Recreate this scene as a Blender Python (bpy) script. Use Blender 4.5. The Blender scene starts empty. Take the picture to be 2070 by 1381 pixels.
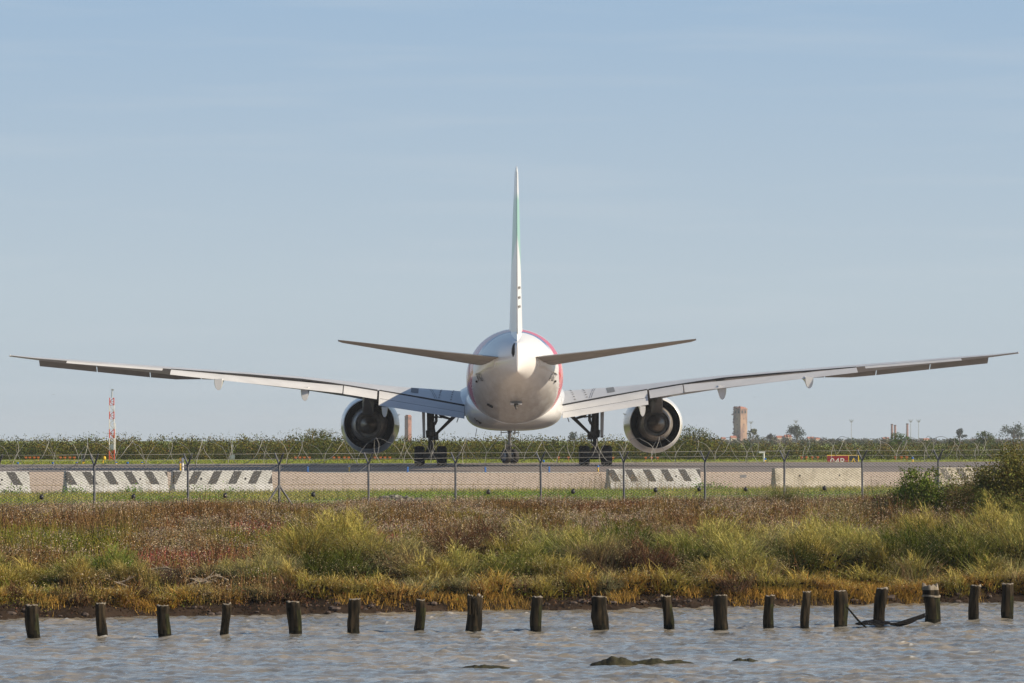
import bpy, bmesh, math, random
import numpy as np
from mathutils import Vector, Matrix

R = math.radians
random.seed(7)
rng = np.random.default_rng(11)
S = bpy.context.scene
COL = S.collection

# ------------------------------------------------------------------ camera
F = 9550.0            # focal length in pixels of a 2070 px wide frame
HOR = 888.0           # horizon row in that frame
CAMZ = 1.8
cam = bpy.data.cameras.new("camera")
cam.sensor_width = 36.0
cam.lens = F / 2070.0 * 36.0
cam.shift_y = (HOR - 690.5) / 2070.0
cam.clip_start = 1.0
cam.clip_end = 20000.0
camo = bpy.data.objects.new("camera", cam)
camo.location = (0, 0, CAMZ)
camo.rotation_euler = (R(90), 0, 0)
COL.objects.link(camo)
S.camera = camo

# ------------------------------------------------------------------ light
SUN_EL = 29.5
SUN_AZ = 106.0        # clockwise from +Y (camera looks along +Y)
sd = Vector((math.sin(R(SUN_AZ)) * math.cos(R(SUN_EL)), math.cos(R(SUN_AZ)) * math.cos(R(SUN_EL)), math.sin(R(SUN_EL))))
W = bpy.data.worlds.new("World"); S.world = W; W.use_nodes = True
wn = W.node_tree; wn.nodes.clear()
sky = wn.nodes.new("ShaderNodeTexSky"); sky.sky_type = 'NISHITA'; sky.sun_disc = False
sky.sun_elevation = R(SUN_EL); sky.sun_rotation = R(SUN_AZ)
sky.altitude = 0; sky.air_density = 1.0; sky.dust_density = 0.6; sky.ozone_density = 2.5
bg = wn.nodes.new("ShaderNodeBackground"); bg.inputs[1].default_value = 0.08
wo = wn.nodes.new("ShaderNodeOutputWorld")
# thin high cloud streaks as part of the sky itself
tcw = wn.nodes.new("ShaderNodeTexCoord"); mpw = wn.nodes.new("ShaderNodeMapping")
mpw.inputs['Scale'].default_value = (7, 7, 95)
nzw = wn.nodes.new("ShaderNodeTexNoise"); nzw.inputs['Scale'].default_value = 1.6; nzw.inputs['Detail'].default_value = 5
rpw = wn.nodes.new("ShaderNodeMapRange"); rpw.inputs[1].default_value = 0.5; rpw.inputs[2].default_value = 0.8; rpw.inputs[4].default_value = 0.26
mxw = wn.nodes.new("ShaderNodeMix"); mxw.data_type = 'RGBA'
mxw.inputs[7].default_value = (6.0, 6.5, 6.9, 1)
L = wn.links.new
# low sky: hazy pale blue band hugging the horizon, blending into the clear sky above
sxw = wn.nodes.new("ShaderNodeSeparateXYZ"); L(tcw.outputs['Generated'], sxw.inputs[0])
rmw = wn.nodes.new("ShaderNodeValToRGB"); L(sxw.outputs[2], rmw.inputs[0])
K = 1 / (0.08 * 2 ** .35)
el_ = rmw.color_ramp.elements
el_[0].position = 0.0; el_[0].color = (.478 * K / 10, .548 * K / 10, .600 * K / 10, 1)
el_[1].position = .092; el_[1].color = (.352 * K / 10, .492 * K / 10, .655 * K / 10, 1)
e_ = el_.new(.03); e_.color = (.492 * K / 10, .582 * K / 10, .648 * K / 10, 1)
scw = wn.nodes.new("ShaderNodeVectorMath"); scw.operation = 'SCALE'; scw.inputs['Scale'].default_value = 10.0; L(rmw.outputs[0], scw.inputs[0])
fcw = wn.nodes.new("ShaderNodeMapRange"); fcw.inputs[1].default_value = .092; fcw.inputs[2].default_value = .30; fcw.inputs[3].default_value = 1; fcw.inputs[4].default_value = 0
L(sxw.outputs[2], fcw.inputs[0])
lowm = wn.nodes.new("ShaderNodeMix"); lowm.data_type = 'RGBA'; L(fcw.outputs[0], lowm.inputs[0]); L(sky.outputs[0], lowm.inputs[6]); L(scw.outputs[0], lowm.inputs[7])
L(tcw.outputs['Generated'], mpw.inputs[0]); L(mpw.outputs[0], nzw.inputs['Vector']); L(nzw.outputs[0], rpw.inputs[0])
L(rpw.outputs[0], mxw.inputs[0]); L(lowm.outputs[2], mxw.inputs[6]); L(mxw.outputs[2], bg.inputs[0]); L(bg.outputs[0], wo.inputs[0])

sun = bpy.data.lights.new("sun", 'SUN'); sun.energy = 5.0; sun.angle = R(0.5); sun.color = (1.0, 0.86, 0.66)
suno = bpy.data.objects.new("sun", sun); suno.rotation_euler = sd.to_track_quat('Z', 'Y').to_euler(); suno.location = (60, -40, 60)
COL.objects.link(suno)
S.view_settings.view_transform = 'Standard'; S.view_settings.look = 'None'
S.view_settings.exposure = 0.35; S.view_settings.gamma = 1.0

# ------------------------------------------------------------------ helpers
def tag(o, label=None, cat=None, group=None, kind=None):
    if label: o["label"] = label
    if cat: o["category"] = cat
    if group: o["group"] = group
    if kind: o["kind"] = kind
    return o

def empty(name, loc=(0, 0, 0), rz=0.0):
    o = bpy.data.objects.new(name, None); COL.objects.link(o)
    o.location = loc; o.rotation_euler = (0, 0, rz); o.empty_display_size = 0.3
    return o

def link(name, me, parent=None):
    o = bpy.data.objects.new(name, me); COL.objects.link(o)
    if parent is not None: o.parent = parent
    return o

class MB:
    def __init__(s): s.v = []; s.f = []; s.m = []
    def add(s, vs, fs, mi=0):
        o = len(s.v); s.v += [tuple(p) for p in vs]
        s.f += [tuple(i + o for i in f) for f in fs]; s.m += [mi] * len(fs); return s
    def box(s, c, d, rz=0.0, mi=0, M=None):
        x, y, z = d[0] / 2, d[1] / 2, d[2] / 2
        vs = [Vector((a * x, b * y, e * z)) for e in (-1, 1) for b in (-1, 1) for a in (-1, 1)]
        m = M if M is not None else Matrix.Rotation(rz, 3, 'Z')
        vs = [m @ p + Vector(c) for p in vs]
        return s.add(vs, [(0, 2, 3, 1), (4, 5, 7, 6), (0, 1, 5, 4), (2, 6, 7, 3), (0, 4, 6, 2), (1, 3, 7, 5)], mi)
    def tube(s, pts, r, n=8, mi=0, cap=True):
        pts = [Vector(p) for p in pts]
        rs = r if isinstance(r, (list, tuple)) else [r] * len(pts)
        vs = []; up = None
        for i, p in enumerate(pts):
            t = (pts[min(i + 1, len(pts) - 1)] - pts[max(i - 1, 0)])
            t = t.normalized() if t.length > 1e-9 else Vector((0, 0, 1))
            if up is None: up = t.orthogonal().normalized()
            up = (up - t * up.dot(t))
            up = up.normalized() if up.length > 1e-6 else t.orthogonal().normalized()
            q = t.cross(up)
            for k in range(n):
                a = 2 * math.pi * k / n
                vs.append(p + (up * math.cos(a) + q * math.sin(a)) * rs[i])
        fs = []
        for i in range(len(pts) - 1):
            for k in range(n):
                a, b = i * n + k, i * n + (k + 1) % n
                fs.append((a, b, b + n, a + n))
        if cap:
            fs.append(tuple(reversed(range(n)))); fs.append(tuple(range((len(pts) - 1) * n, len(pts) * n)))
        return s.add(vs, fs, mi)
    def loft(s, rings, mi=0, cap=True):
        n = len(rings[0]); vs = [p for r in rings for p in r]; fs = []
        for i in range(len(rings) - 1):
            for k in range(n):
                a, b = i * n + k, i * n + (k + 1) % n
                fs.append((a, b, b + n, a + n))
        if cap:
            fs.append(tuple(reversed(range(n)))); fs.append(tuple(range((len(rings) - 1) * n, len(rings) * n)))
        return s.add(vs, fs, mi)
    def lathe(s, prof, org, axis='y', n=32, mi=0, cap=False):
        """prof: list of (radius, position along axis)"""
        rings = []
        for r, h in prof:
            ring = []
            for k in range(n):
                a = 2 * math.pi * k / n; c, d = r * math.cos(a), r * math.sin(a)
                if axis == 'y': ring.append((org[0] + c, org[1] + h, org[2] + d))
                elif axis == 'x': ring.append((org[0] + h, org[1] + c, org[2] + d))
                else: ring.append((org[0] + c, org[1] + d, org[2] + h))
            rings.append(ring)
        return s.loft(rings, mi, cap)
    def ellipsoid(s, c, r, nu=10, nv=6, mi=0):
        rings = []
        for j in range(nv + 1):
            t = math.pi * (j / nv) ; t = min(max(t, 0.02), math.pi - 0.02)
            rings.append([(c[0] + r[0] * math.sin(t) * math.cos(2 * math.pi * k / nu), c[1] + r[1] * math.sin(t) * math.sin(2 * math.pi * k / nu), c[2] + r[2] * math.cos(t)) for k in range(nu)])
        return s.loft(rings, mi)
    def build(s, name, mats, parent=None, smooth=None, loc=None, bevel=0.0, recalc=True):
        me = bpy.data.meshes.new(name)
        me.from_pydata(s.v, [], s.f)
        if not isinstance(mats, (list, tuple)): mats = [mats]
        for m in mats: me.materials.append(m)
        if len(mats) > 1: me.polygons.foreach_set("material_index", s.m)
        if recalc:
            b = bmesh.new(); b.from_mesh(me); bmesh.ops.recalc_face_normals(b, faces=b.faces)
            if bevel > 0:
                bmesh.ops.bevel(b, geom=[e for e in b.edges if e.calc_face_angle(0) > 0.6], offset=bevel, segments=1, affect='EDGES')
            b.to_mesh(me); b.free()
        if smooth:
            me.shade_smooth(); me.set_sharp_from_angle(angle=R(smooth))
        me.update()
        o = link(name, me, parent)
        if loc is not None: o.location = loc
        return o

# ---- noise
def vnoise(x, y, seed=0):
    x = np.asarray(x, float); y = np.asarray(y, float)
    xi = np.floor(x).astype(np.int64); yi = np.floor(y).astype(np.int64)
    xf = x - xi; yf = y - yi
    def h(a, b):
        n = (a * 374761393 + b * 668265263 + seed * 1442695041) & 0xffffffff
        n = ((n ^ (n >> 13)) * 1274126177) & 0xffffffff
        n = (n ^ (n >> 16)) & 0xffffffff
        return n / 4294967295.0
    u = xf * xf * (3 - 2 * xf); v = yf * yf * (3 - 2 * yf)
    return (h(xi, yi) * (1 - u) + h(xi + 1, yi) * u) * (1 - v) + (h(xi, yi + 1) * (1 - u) + h(xi + 1, yi + 1) * u) * v
def fbm(x, y, seed=0, o=4):
    t = 0; a = .5; n = 0
    for i in range(o):
        t = t + a * vnoise(np.asarray(x) * 2 ** i, np.asarray(y) * 2 ** i, seed + i * 17); n += a; a *= .5
    return t / n

# ---- terrain
def qd(X, D):
    k = np.interp(D, [120, 150, 215, 285], [.47, .65, .65, 0])
    return D - k * np.clip(X, -45, 45)
WATER = -2.15
def gz(X, D, rough=True):
    X = np.asarray(X, float); D = np.asarray(D, float)
    q = qd(X, D)
    qb = q + np.where(q < 112, 1.3 * (fbm(X * .6, D * .2, 5) - .5) + .5 * (fbm(X * 3, D * .5, 9) - .5), 0)
    z = np.interp(qb, [0, 107.4, 108.5, 108.9, 110.2, 153, 205, 260, 285, 300], [-3.2, -3.2, -2.35, -2.0, -1.84, -.40, -.45, -.33, -.25, 0])
    if rough:
        m = np.interp(q, [107, 109, 148, 155], [0, 1, 1, 0])
        z = z + m * .22 * (fbm(X * .5, D * .35, 3) - .5)
    z = z - .42 * np.exp(-((X - 27.2) / 5) ** 2 / 2 - ((D - 388) / 6) ** 2 / 2)
    return z
def g(X, D): return float(gz(X, D))
def at(px, D): return (px - 1035.0) / F * D            # lateral metres of a sight line at depth D

# ------------------------------------------------------------------ materials
def newmat(name):
    m = bpy.data.materials.new(name); m.use_nodes = True
    return m, m.node_tree, m.node_tree.nodes['Principled BSDF']

def pmat(name, c, rough=.6, metal=0.0, c2=None, scale=4.0, bump=0.0, bscale=None, coat=0.0, detail=4, stretch=(1, 1, 1), lo=.35, hi=.65, spec=None):
    m, nt, b = newmat(name)
    b.inputs['Roughness'].default_value = rough; b.inputs['Metallic'].default_value = metal
    b.inputs['Coat Weight'].default_value = coat
    if spec is not None: b.inputs['Specular IOR Level'].default_value = spec
    if c2 is None: c2 = tuple(x * .82 for x in c)
    tc = nt.nodes.new("ShaderNodeTexCoord"); mp = nt.nodes.new("ShaderNodeMapping"); mp.inputs['Scale'].default_value = stretch
    nz = nt.nodes.new("ShaderNodeTexNoise"); nz.inputs['Scale'].default_value = scale; nz.inputs['Detail'].default_value = detail
    mr = nt.nodes.new("ShaderNodeMapRange"); mr.inputs[1].default_value = lo; mr.inputs[2].default_value = hi
    mx = nt.nodes.new("ShaderNodeMix"); mx.data_type = 'RGBA'
    mx.inputs[6].default_value = (*c, 1); mx.inputs[7].default_value = (*c2, 1)
    l = nt.links.new
    l(tc.outputs['Object'], mp.inputs[0]); l(mp.outputs[0], nz.inputs['Vector']); l(nz.outputs[0], mr.inputs[0]); l(mr.outputs[0], mx.inputs[0])
    l(mx.outputs[2], b.inputs['Base Color'])
    if bump:
        bn = nt.nodes.new("ShaderNodeBump"); bn.inputs['Strength'].default_value = bump; bn.inputs['Distance'].default_value = .02
        n2 = nt.nodes.new("ShaderNodeTexNoise"); n2.inputs['Scale'].default_value = bscale or scale * 4; n2.inputs['Detail'].default_value = 5
        l(mp.outputs[0], n2.inputs['Vector']); l(n2.outputs[0], bn.inputs['Height']); l(bn.outputs[0], b.inputs['Normal'])
    m["mix"] = mx.name
    return m

def foliage_mat(name, trans=.35):
    m = bpy.data.materials.new(name); m.use_nodes = True; nt = m.node_tree; nt.nodes.clear()
    a = nt.nodes.new("ShaderNodeAttribute"); a.attribute_name = "tint"
    d = nt.nodes.new("ShaderNodeBsdfDiffuse"); t = nt.nodes.new("ShaderNodeBsdfTranslucent")
    mx = nt.nodes.new("ShaderNodeMixShader"); mx.inputs[0].default_value = trans
    o = nt.nodes.new("ShaderNodeOutputMaterial"); l = nt.links.new
    l(a.outputs['Color'], d.inputs[0]); l(a.outputs['Color'], t.inputs[0]); l(d.outputs[0], mx.inputs[1]); l(t.outputs[0], mx.inputs[2]); l(mx.outputs[0], o.inputs[0])
    return m
FOL = foliage_mat("foliage", .2)
FOLD = foliage_mat("dry_foliage", .1)

WHITE = pmat("white_paint", (.70, .70, .70), .28, c2=(.62, .62, .61), scale=.8, coat=.3)
WINGG = pmat("wing_grey_paint", (.52, .53, .55), .38, c2=(.46, .47, .49), scale=.7, stretch=(1, .25, 1))
FLAPG = pmat("flap_paint", (.60, .60, .60), .4, c2=(.54, .54, .54), scale=.9)
UNDER = pmat("tailplane_grey", (.27, .26, .25), .45, c2=(.21, .20, .19), scale=1.2)
SLATM = pmat("slat_grey", (.38, .37, .355), .45, c2=(.31, .30, .285), scale=1.2)
DARK = pmat("dark_gap", (.02, .02, .022), .7)
PATCH = pmat("dark_wing_patch", (.16, .17, .18), .6)
METAL = pmat("bare_metal", (.55, .55, .55), .3, metal=.9)
CORE = pmat("core_cowl_metal", (.50, .46, .41), .42, metal=.5, c2=(.24, .22, .20), scale=2)
PLUG = pmat("exhaust_plug_metal", (.30, .25, .19), .45, metal=.7, c2=(.20, .165, .13), scale=2.5)
BLACKD = pmat("duct_black", (.010, .010, .012), .8)
RUBBER = pmat("tyre_rubber", (.022, .021, .022), .8, c2=(.035, .032, .03), scale=6)
GEARM = pmat("gear_steel", (.085, .078, .072), .5, metal=.2, c2=(.05, .046, .044), scale=6)
GEARL = pmat("gear_light_metal", (.17, .165, .155), .35, metal=.4)
HUB = pmat("wheel_hub", (.34, .34, .35), .4, metal=.4)
RED = pmat("red_paint", (.50, .02, .03), .4)
YEL = pmat("yellow_paint", (.80, .50, .03), .5)
BLUE = pmat("blue_plastic", (.01, .14, .50), .4)
ORG = pmat("orange_paint", (.55, .16, .04), .5)
SIGNB = pmat("sign_black", (.03, .03, .035), .5)
SIGNR = pmat("sign_red", (.30, .012, .02), .5)
POSTM = pmat("fence_post_steel", (.10, .105, .12), .5, metal=.3, c2=(.16, .16, .165), scale=9)
WIREM = pmat("wire_steel", (.17, .17, .17), .6, metal=.1)
RAZORM = pmat("razor_wire_steel", (.40, .385, .34), .6, metal=0, c2=(.26, .25, .23), scale=3)
BARK = pmat("bark", (.12, .09, .06), .9, c2=(.06, .045, .03), scale=6, bump=.3)
NETM = pmat("black_netting", (.012, .012, .013), .9, spec=.05)
TWIG = pmat("pale_driftwood", (.34, .28, .21), .8, c2=(.22, .17, .12), scale=8)

# fuselage: white gloss with the livery ribbon round the tail, panel joints, grime and painted belly shade
def fuselage_mat():
    m, nt, b = newmat("fuselage_paint"); l = nt.links.new; N = nt.nodes.new
    b.inputs['Roughness'].default_value = .26; b.inputs['Coat Weight'].default_value = .3
    tc = N("ShaderNodeTexCoord"); sx = N("ShaderNodeSeparateXYZ"); l(tc.outputs['Object'], sx.inputs[0])
    Y, Z = sx.outputs[1], sx.outputs[2]
    def M(op, a, bb=None, clamp=False):
        n = N("ShaderNodeMath"); n.operation = op; n.use_clamp = clamp
        for i, v in enumerate((a, bb)):
            if v is None: continue
            if isinstance(v, (int, float)): n.inputs[i].default_value = v
            else: l(v, n.inputs[i])
        return n.outputs[0]
    s = M('SUBTRACT', 31.8, Y)
    def step(v, edge, w=.04):       # 1 where v > edge
        return M('DIVIDE', M('SUBTRACT', v, edge), w, True)
    def mix(fac, a, col):
        n = N("ShaderNodeMix"); n.data_type = 'RGBA'; l(fac, n.inputs[0])
        if isinstance(a, tuple): n.inputs[6].default_value = (*a, 1)
        else: l(a, n.inputs[6])
        n.inputs[7].default_value = (*col, 1); return n.outputs[2]
    nz = N("ShaderNodeTexNoise"); nz.inputs['Scale'].default_value = 1.5; nz.inputs['Detail'].default_value = 8; nz.inputs['Roughness'].default_value = .65
    mpf = N('ShaderNodeMapping'); mpf.inputs['Scale'].default_value = (1.6, .28, 1.0); l(tc.outputs['Object'], mpf.inputs[0]); l(mpf.outputs[0], nz.inputs['Vector'])
    # belly grime streaks, plus painted underside shade that tones down bounced light
    gr = M('MULTIPLY', M('MULTIPLY', step(nz.outputs[0], .22, .38), M('SUBTRACT', 1.0, step(Z, 4.0, 2.6))), .62)
    c = mix(gr, (.74, .735, .73), (.40, .35, .30))
    # panel joints
    for e in (44.2, 47.6, 51.0, 57.4, 60.4):
        j = M('LESS_THAN', M('ABSOLUTE', M('SUBTRACT', s, e)), .012)
        c = mix(M('MULTIPLY', j, .5), c, (.25, .24, .24))
    # ribbon: red over the flanks, blue inside it across the crown
    below = M('MAXIMUM', M('SUBTRACT', 6.2, Z), 0.0); up = M('MAXIMUM', M('SUBTRACT', Z, 6.2), 0.0)
    lo_ = M('ADD', M('SUBTRACT', 48.5, M('MULTIPLY', below, 1.7)), M('MULTIPLY', up, 1.65))
    hi_ = M('ADD', M('SUBTRACT', 54.1, M('MULTIPLY', below, 3.2)), M('MULTIPLY', up, .8))
    redm = M('MULTIPLY', step(s, lo_), M('SUBTRACT', 1.0, step(s, hi_)))
    blm = M('MULTIPLY', M('MULTIPLY', step(s, hi_), M('SUBTRACT', 1.0, step(s, M('ADD', hi_, 1.1)))), step(Z, 7.2, .5))
    c = mix(redm, c, (.62, .02, .04)); c = mix(blm, c, (.05, .13, .30))
    l(c, b.inputs['Base Color'])
    return m
FUSE = fuselage_mat()

def fin_mat():
    m, nt, b = newmat("fin_paint"); l = nt.links.new; N = nt.nodes.new
    b.inputs['Roughness'].default_value = .3; b.inputs['Coat Weight'].default_value = .25
    tc = N("ShaderNodeTexCoord"); sx = N("ShaderNodeSeparateXYZ"); l(tc.outputs['Object'], sx.inputs[0])
    def M(op, a, bb=None, clamp=False):
        n = N("ShaderNodeMath"); n.operation = op; n.use_clamp = clamp
        for i, v in enumerate((a, bb)):
            if v is None: continue
            if isinstance(v, (int, float)): n.inputs[i].default_value = v
            else: l(v, n.inputs[i])
        return n.outputs[0]
    Y, Z = sx.outputs[1], sx.outputs[2]
    # green field between two slanting edges
    e1 = M('DIVIDE', M('SUBTRACT', M('ADD', Z, M('MULTIPLY', Y, .35)), 3.0), .5, True)
    e2 = M('DIVIDE', M('SUBTRACT', 16.7, Z), .5, True)
    n = N("ShaderNodeMix"); n.data_type = 'RGBA'; l(M('MULTIPLY', e1, e2), n.inputs[0])
    n.inputs[6].default_value = (.78, .78, .77, 1); n.inputs[7].default_value = (.27, .52, .40, 1)
    l(n.outputs[2], b.inputs['Base Color'])
    return m
FINM = fin_mat()

def barrier_mat(name, lean, faded=0.0):
    m, nt, b = newmat(name); l = nt.links.new; N = nt.nodes.new
    b.inputs['Roughness'].default_value = .85
    tc = N("ShaderNodeTexCoord"); sx = N("ShaderNodeSeparateXYZ"); l(tc.outputs['Object'], sx.inputs[0])
    def M(op, a, bb=None, clamp=False):
        n = N("ShaderNodeMath"); n.operation = op; n.use_clamp = clamp
        for i, v in enumerate((a, bb)):
            if v is None: continue
            if isinstance(v, (int, float)): n.inputs[i].default_value = v
            else: l(v, n.inputs[i])
        return n.outputs[0]
    X, Y, Z = sx.outputs
    nz = N("ShaderNodeTexNoise"); nz.inputs['Scale'].default_value = 2.2; nz.inputs['Detail'].default_value = 8; l(tc.outputs['Object'], nz.inputs['Vector'])
    nf = N("ShaderNodeTexNoise"); nf.inputs['Scale'].default_value = 11; nf.inputs['Detail'].default_value = 8; l(tc.outputs['Object'], nf.inputs['Vector'])
    ph = M('FRACT', M('DIVIDE', M('ADD', M('ADD', X, M('MULTIPLY', Z, lean)), 50.0), .96))
    st = M('MULTIPLY', M('LESS_THAN', ph, .42), M('MULTIPLY', M('GREATER_THAN', Z, .44), M('LESS_THAN', Z, .975)))
    st = M('MULTIPLY', st, M('LESS_THAN', Y, -.05))
    ch = M('LESS_THAN', nf.outputs[0], .68 - .26 * faded)       # chipped paint
    st = M('MULTIPLY', M('MULTIPLY', st, ch), 1.0 - .72 * faded)
    gm = N("ShaderNodeMix"); gm.data_type = 'RGBA'; l(M('DIVIDE', M('SUBTRACT', nz.outputs[0], .42), .3, True), gm.inputs[0])
    w = (.45, .45, .46) if not faded else (.42, .38, .32)
    d = (.30, .30, .30) if not faded else (.28, .25, .20)
    gm.inputs[6].default_value = (*w, 1); gm.inputs[7].default_value = (*d, 1)
    mx = N("ShaderNodeMix"); mx.data_type = 'RGBA'; l(st, mx.inputs[0]); l(gm.outputs[2], mx.inputs[6]); mx.inputs[7].default_value = (.045, .045, .05, 1)
    l(mx.outputs[2], b.inputs['Base Color'])
    bn = N("ShaderNodeBump"); bn.inputs['Strength'].default_value = .3; l(nf.outputs[0], bn.inputs['Height']); l(bn.outputs[0], b.inputs['Normal'])
    return m

# ------------------------------------------------------------------ ground, paving, water
def grid_mesh(name, P, mats, cols=None, smooth=True):
    ny, nx = P.shape[:2]
    me = bpy.data.meshes.new(name)
    me.vertices.add(ny * nx); me.vertices.foreach_set("co", P.reshape(-1).astype(np.float32))
    a = (np.arange(ny - 1)[:, None] * nx + np.arange(nx - 1)[None, :]).reshape(-1)
    f = np.stack([a, a + 1, a + nx + 1, a + nx], 1)
    n = len(f)
    me.loops.add(n * 4); me.loops.foreach_set("vertex_index", f.reshape(-1).astype(np.int32))
    me.polygons.add(n); me.polygons.foreach_set("loop_start", (np.arange(n) * 4).astype(np.int32))
    me.update(calc_edges=True); me.validate()
    if smooth: me.shade_smooth()
    me.materials.append(mats)
    if cols is not None:
        at_ = me.attributes.new("foam", 'FLOAT', 'POINT'); at_.data.foreach_set("value", cols.reshape(-1).astype(np.float32))
    return link(name, me)

def ground_mat():
    m, nt, b = newmat("soil_and_turf"); l = nt.links.new; N = nt.nodes.new
    b.inputs['Roughness'].default_value = .95; b.inputs['Specular IOR Level'].default_value = .1
    tc = N("ShaderNodeTexCoord"); sx = N("ShaderNodeSeparateXYZ"); l(tc.outputs['Object'], sx.inputs[0])
    nz = N("ShaderNodeTexNoise"); nz.inputs['Scale'].default_value = .9; nz.inputs['Detail'].default_value = 9; nz.inputs['Roughness'].default_value = .7
    l(tc.outputs['Object'], nz.inputs['Vector'])
    soil = N("ShaderNodeValToRGB"); l(nz.outputs[0], soil.inputs[0])
    soil.color_ramp.elements[0].position = .35; soil.color_ramp.elements[0].color = (.010, .007, .005, 1)
    soil.color_ramp.elements[1].position = .68; soil.color_ramp.elements[1].color = (.050, .033, .022, 1)
    turf = N("ShaderNodeValToRGB"); l(nz.outputs[0], turf.inputs[0])
    turf.color_ramp.elements[0].position = .3; turf.color_ramp.elements[0].color = (.13, .21, .02, 1)
    turf.color_ramp.elements[1].position = .7; turf.color_ramp.elements[1].color = (.27, .28, .06, 1)
    # soil this side of the fence, turf beyond it
    k = N("ShaderNodeMath"); k.operation = 'MULTIPLY_ADD'; l(sx.outputs[0], k.inputs[0]); k.inputs[1].default_value = -.65; l(sx.outputs[1], k.inputs[2])
    k2 = N("ShaderNodeMath"); k2.operation = 'MULTIPLY_ADD'; l(nz.outputs[0], k2.inputs[0]); k2.inputs[1].default_value = 14; l(k.outputs[0], k2.inputs[2])
    mr = N("ShaderNodeMapRange"); mr.inputs[1].default_value = 171; mr.inputs[2].default_value = 174; l(k2.outputs[0], mr.inputs[0])
    mx = N("ShaderNodeMix"); mx.data_type = 'RGBA'; l(mr.outputs[0], mx.inputs[0]); l(soil.outputs[0], mx.inputs[6]); l(turf.outputs[0], mx.inputs[7])
    l(mx.outputs[2], b.inputs['Base Color'])
    bn = N("ShaderNodeBump"); bn.inputs['Strength'].default_value = .6; bn.inputs['Distance'].default_value = .05; l(nz.outputs[0], bn.inputs['Height']); l(bn.outputs[0], b.inputs['Normal'])
    return m

xs = np.unique(np.concatenate([[-1900, -1200, -700, -400, -250, -160], np.arange(-120, -24, 4), np.arange(-24, 24.1, .4), np.arange(28, 121, 4), [160, 250, 400, 700, 1200, 1900]]))
ys = np.unique(np.concatenate([[-140, -60, 0, 50, 80, 95], np.arange(100, 120, .4), np.arange(120, 160, 1.0), np.arange(160, 420, 2.0), [440, 470, 520, 600, 750, 1000, 1400, 2000, 3000, 4800]]))
GX, GY = np.meshgrid(xs, ys)
ground = grid_mesh("ground", np.stack([GX, GY, gz(GX, GY)], -1), ground_mat()); tag(ground, kind="structure", label="brown marsh soil and green airfield turf")

def sheet(name, d0, d1, mat, off=.03, xr=(-160, 160), nx=161, ny=30):
    X = np.linspace(xr[0], xr[1], nx)[None, :].repeat(ny, 0)
    t = np.linspace(0, 1, ny)[:, None]
    D = d0(X) * (1 - t) + d1(X) * t
    o = grid_mesh(name, np.stack([X, D, gz(X, D, False) + off], -1), mat); tag(o, kind="structure"); return o
APRON = pmat("concrete_apron", (.56, .44, .33), .9, c2=(.47, .37, .28), scale=.35, detail=8, bump=.15, bscale=6, stretch=(.4, 1, 1))
def asphalt():
    m = pmat("asphalt", (.21, .18, .165), .85, c2=(.135, .118, .11), scale=.22, detail=8, bump=.2, bscale=8, stretch=(.12, 1, 1))
    return m
ASPH = asphalt()
edge0 = lambda X: 206.0 + .65 * np.clip(X, -60, 60)
JUN = lambda X: 287.0 + 0 * X
FAR = lambda X: np.maximum(352.0 + .66 * np.clip(X, -75, 120), 300)
sheet("concrete_apron", edge0, JUN, APRON)["label"] = "pale beige concrete apron behind the barriers"
sheet("taxiway", JUN, FAR, ASPH)["label"] = "dark asphalt taxiway under the aircraft"
sheet("taxiway_verge", lambda X: FAR(X) , lambda X: FAR(X) + 5, pmat("gravel_verge", (.34, .30, .25), .95, c2=(.24, .21, .17), scale=.5), off=.02)["label"] = "pale gravel verge along the far edge of the taxiway"
sheet("dark_paving_band", lambda X: 0 * X + 301, lambda X: 0 * X + 309, pmat("darker_asphalt", (.12, .105, .10), .85, scale=.5), off=.036)["label"] = "darker strip across the taxiway"  # darker band over the full taxiway width
YL = pmat("yellow_line_paint", (.55, .36, .08), .8, c2=(.42, .33, .18), scale=1)
WL = pmat("white_line_paint", (.62, .60, .56), .8, c2=(.45, .43, .40), scale=1)
sheet("yellow_apron_line", lambda X: 226 + .25 * X, lambda X: 227.2 + .25 * X, YL, off=.042, xr=(-30, 0), nx=31, ny=3)["label"] = "thin yellow line painted on the concrete apron"
sheet("white_edge_line", lambda X: 0 * X + 283.6, lambda X: 0 * X + 286.0, WL, off=.042, xr=(-12, 4), nx=21, ny=3)["label"] = "white line where concrete meets asphalt"
sheet("yellow_edge_line", lambda X: FAR(X) - 7.0, lambda X: FAR(X) - 4.0, YL, off=.042, xr=(-20, 60), nx=61, ny=3)["label"] = "yellow line along the far taxiway edge"
sheet("white_taxiway_line", lambda X: 0 * X + 294, lambda X: 0 * X + 294.8, WL, off=.042, xr=(-60, -8), nx=41, ny=3)["label"] = "faint white line across the left of the taxiway"
sheet("apron_joint_line", lambda X: 0 * X + 246, lambda X: 0 * X + 246.25, pmat("joint_seal", (.16, .14, .12), .9), off=.042, xr=(-40, 40), nx=41, ny=2)["label"] = "dark sealed joint across the concrete"

# grass strips in front of and beyond the paving are made of blades further down

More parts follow.
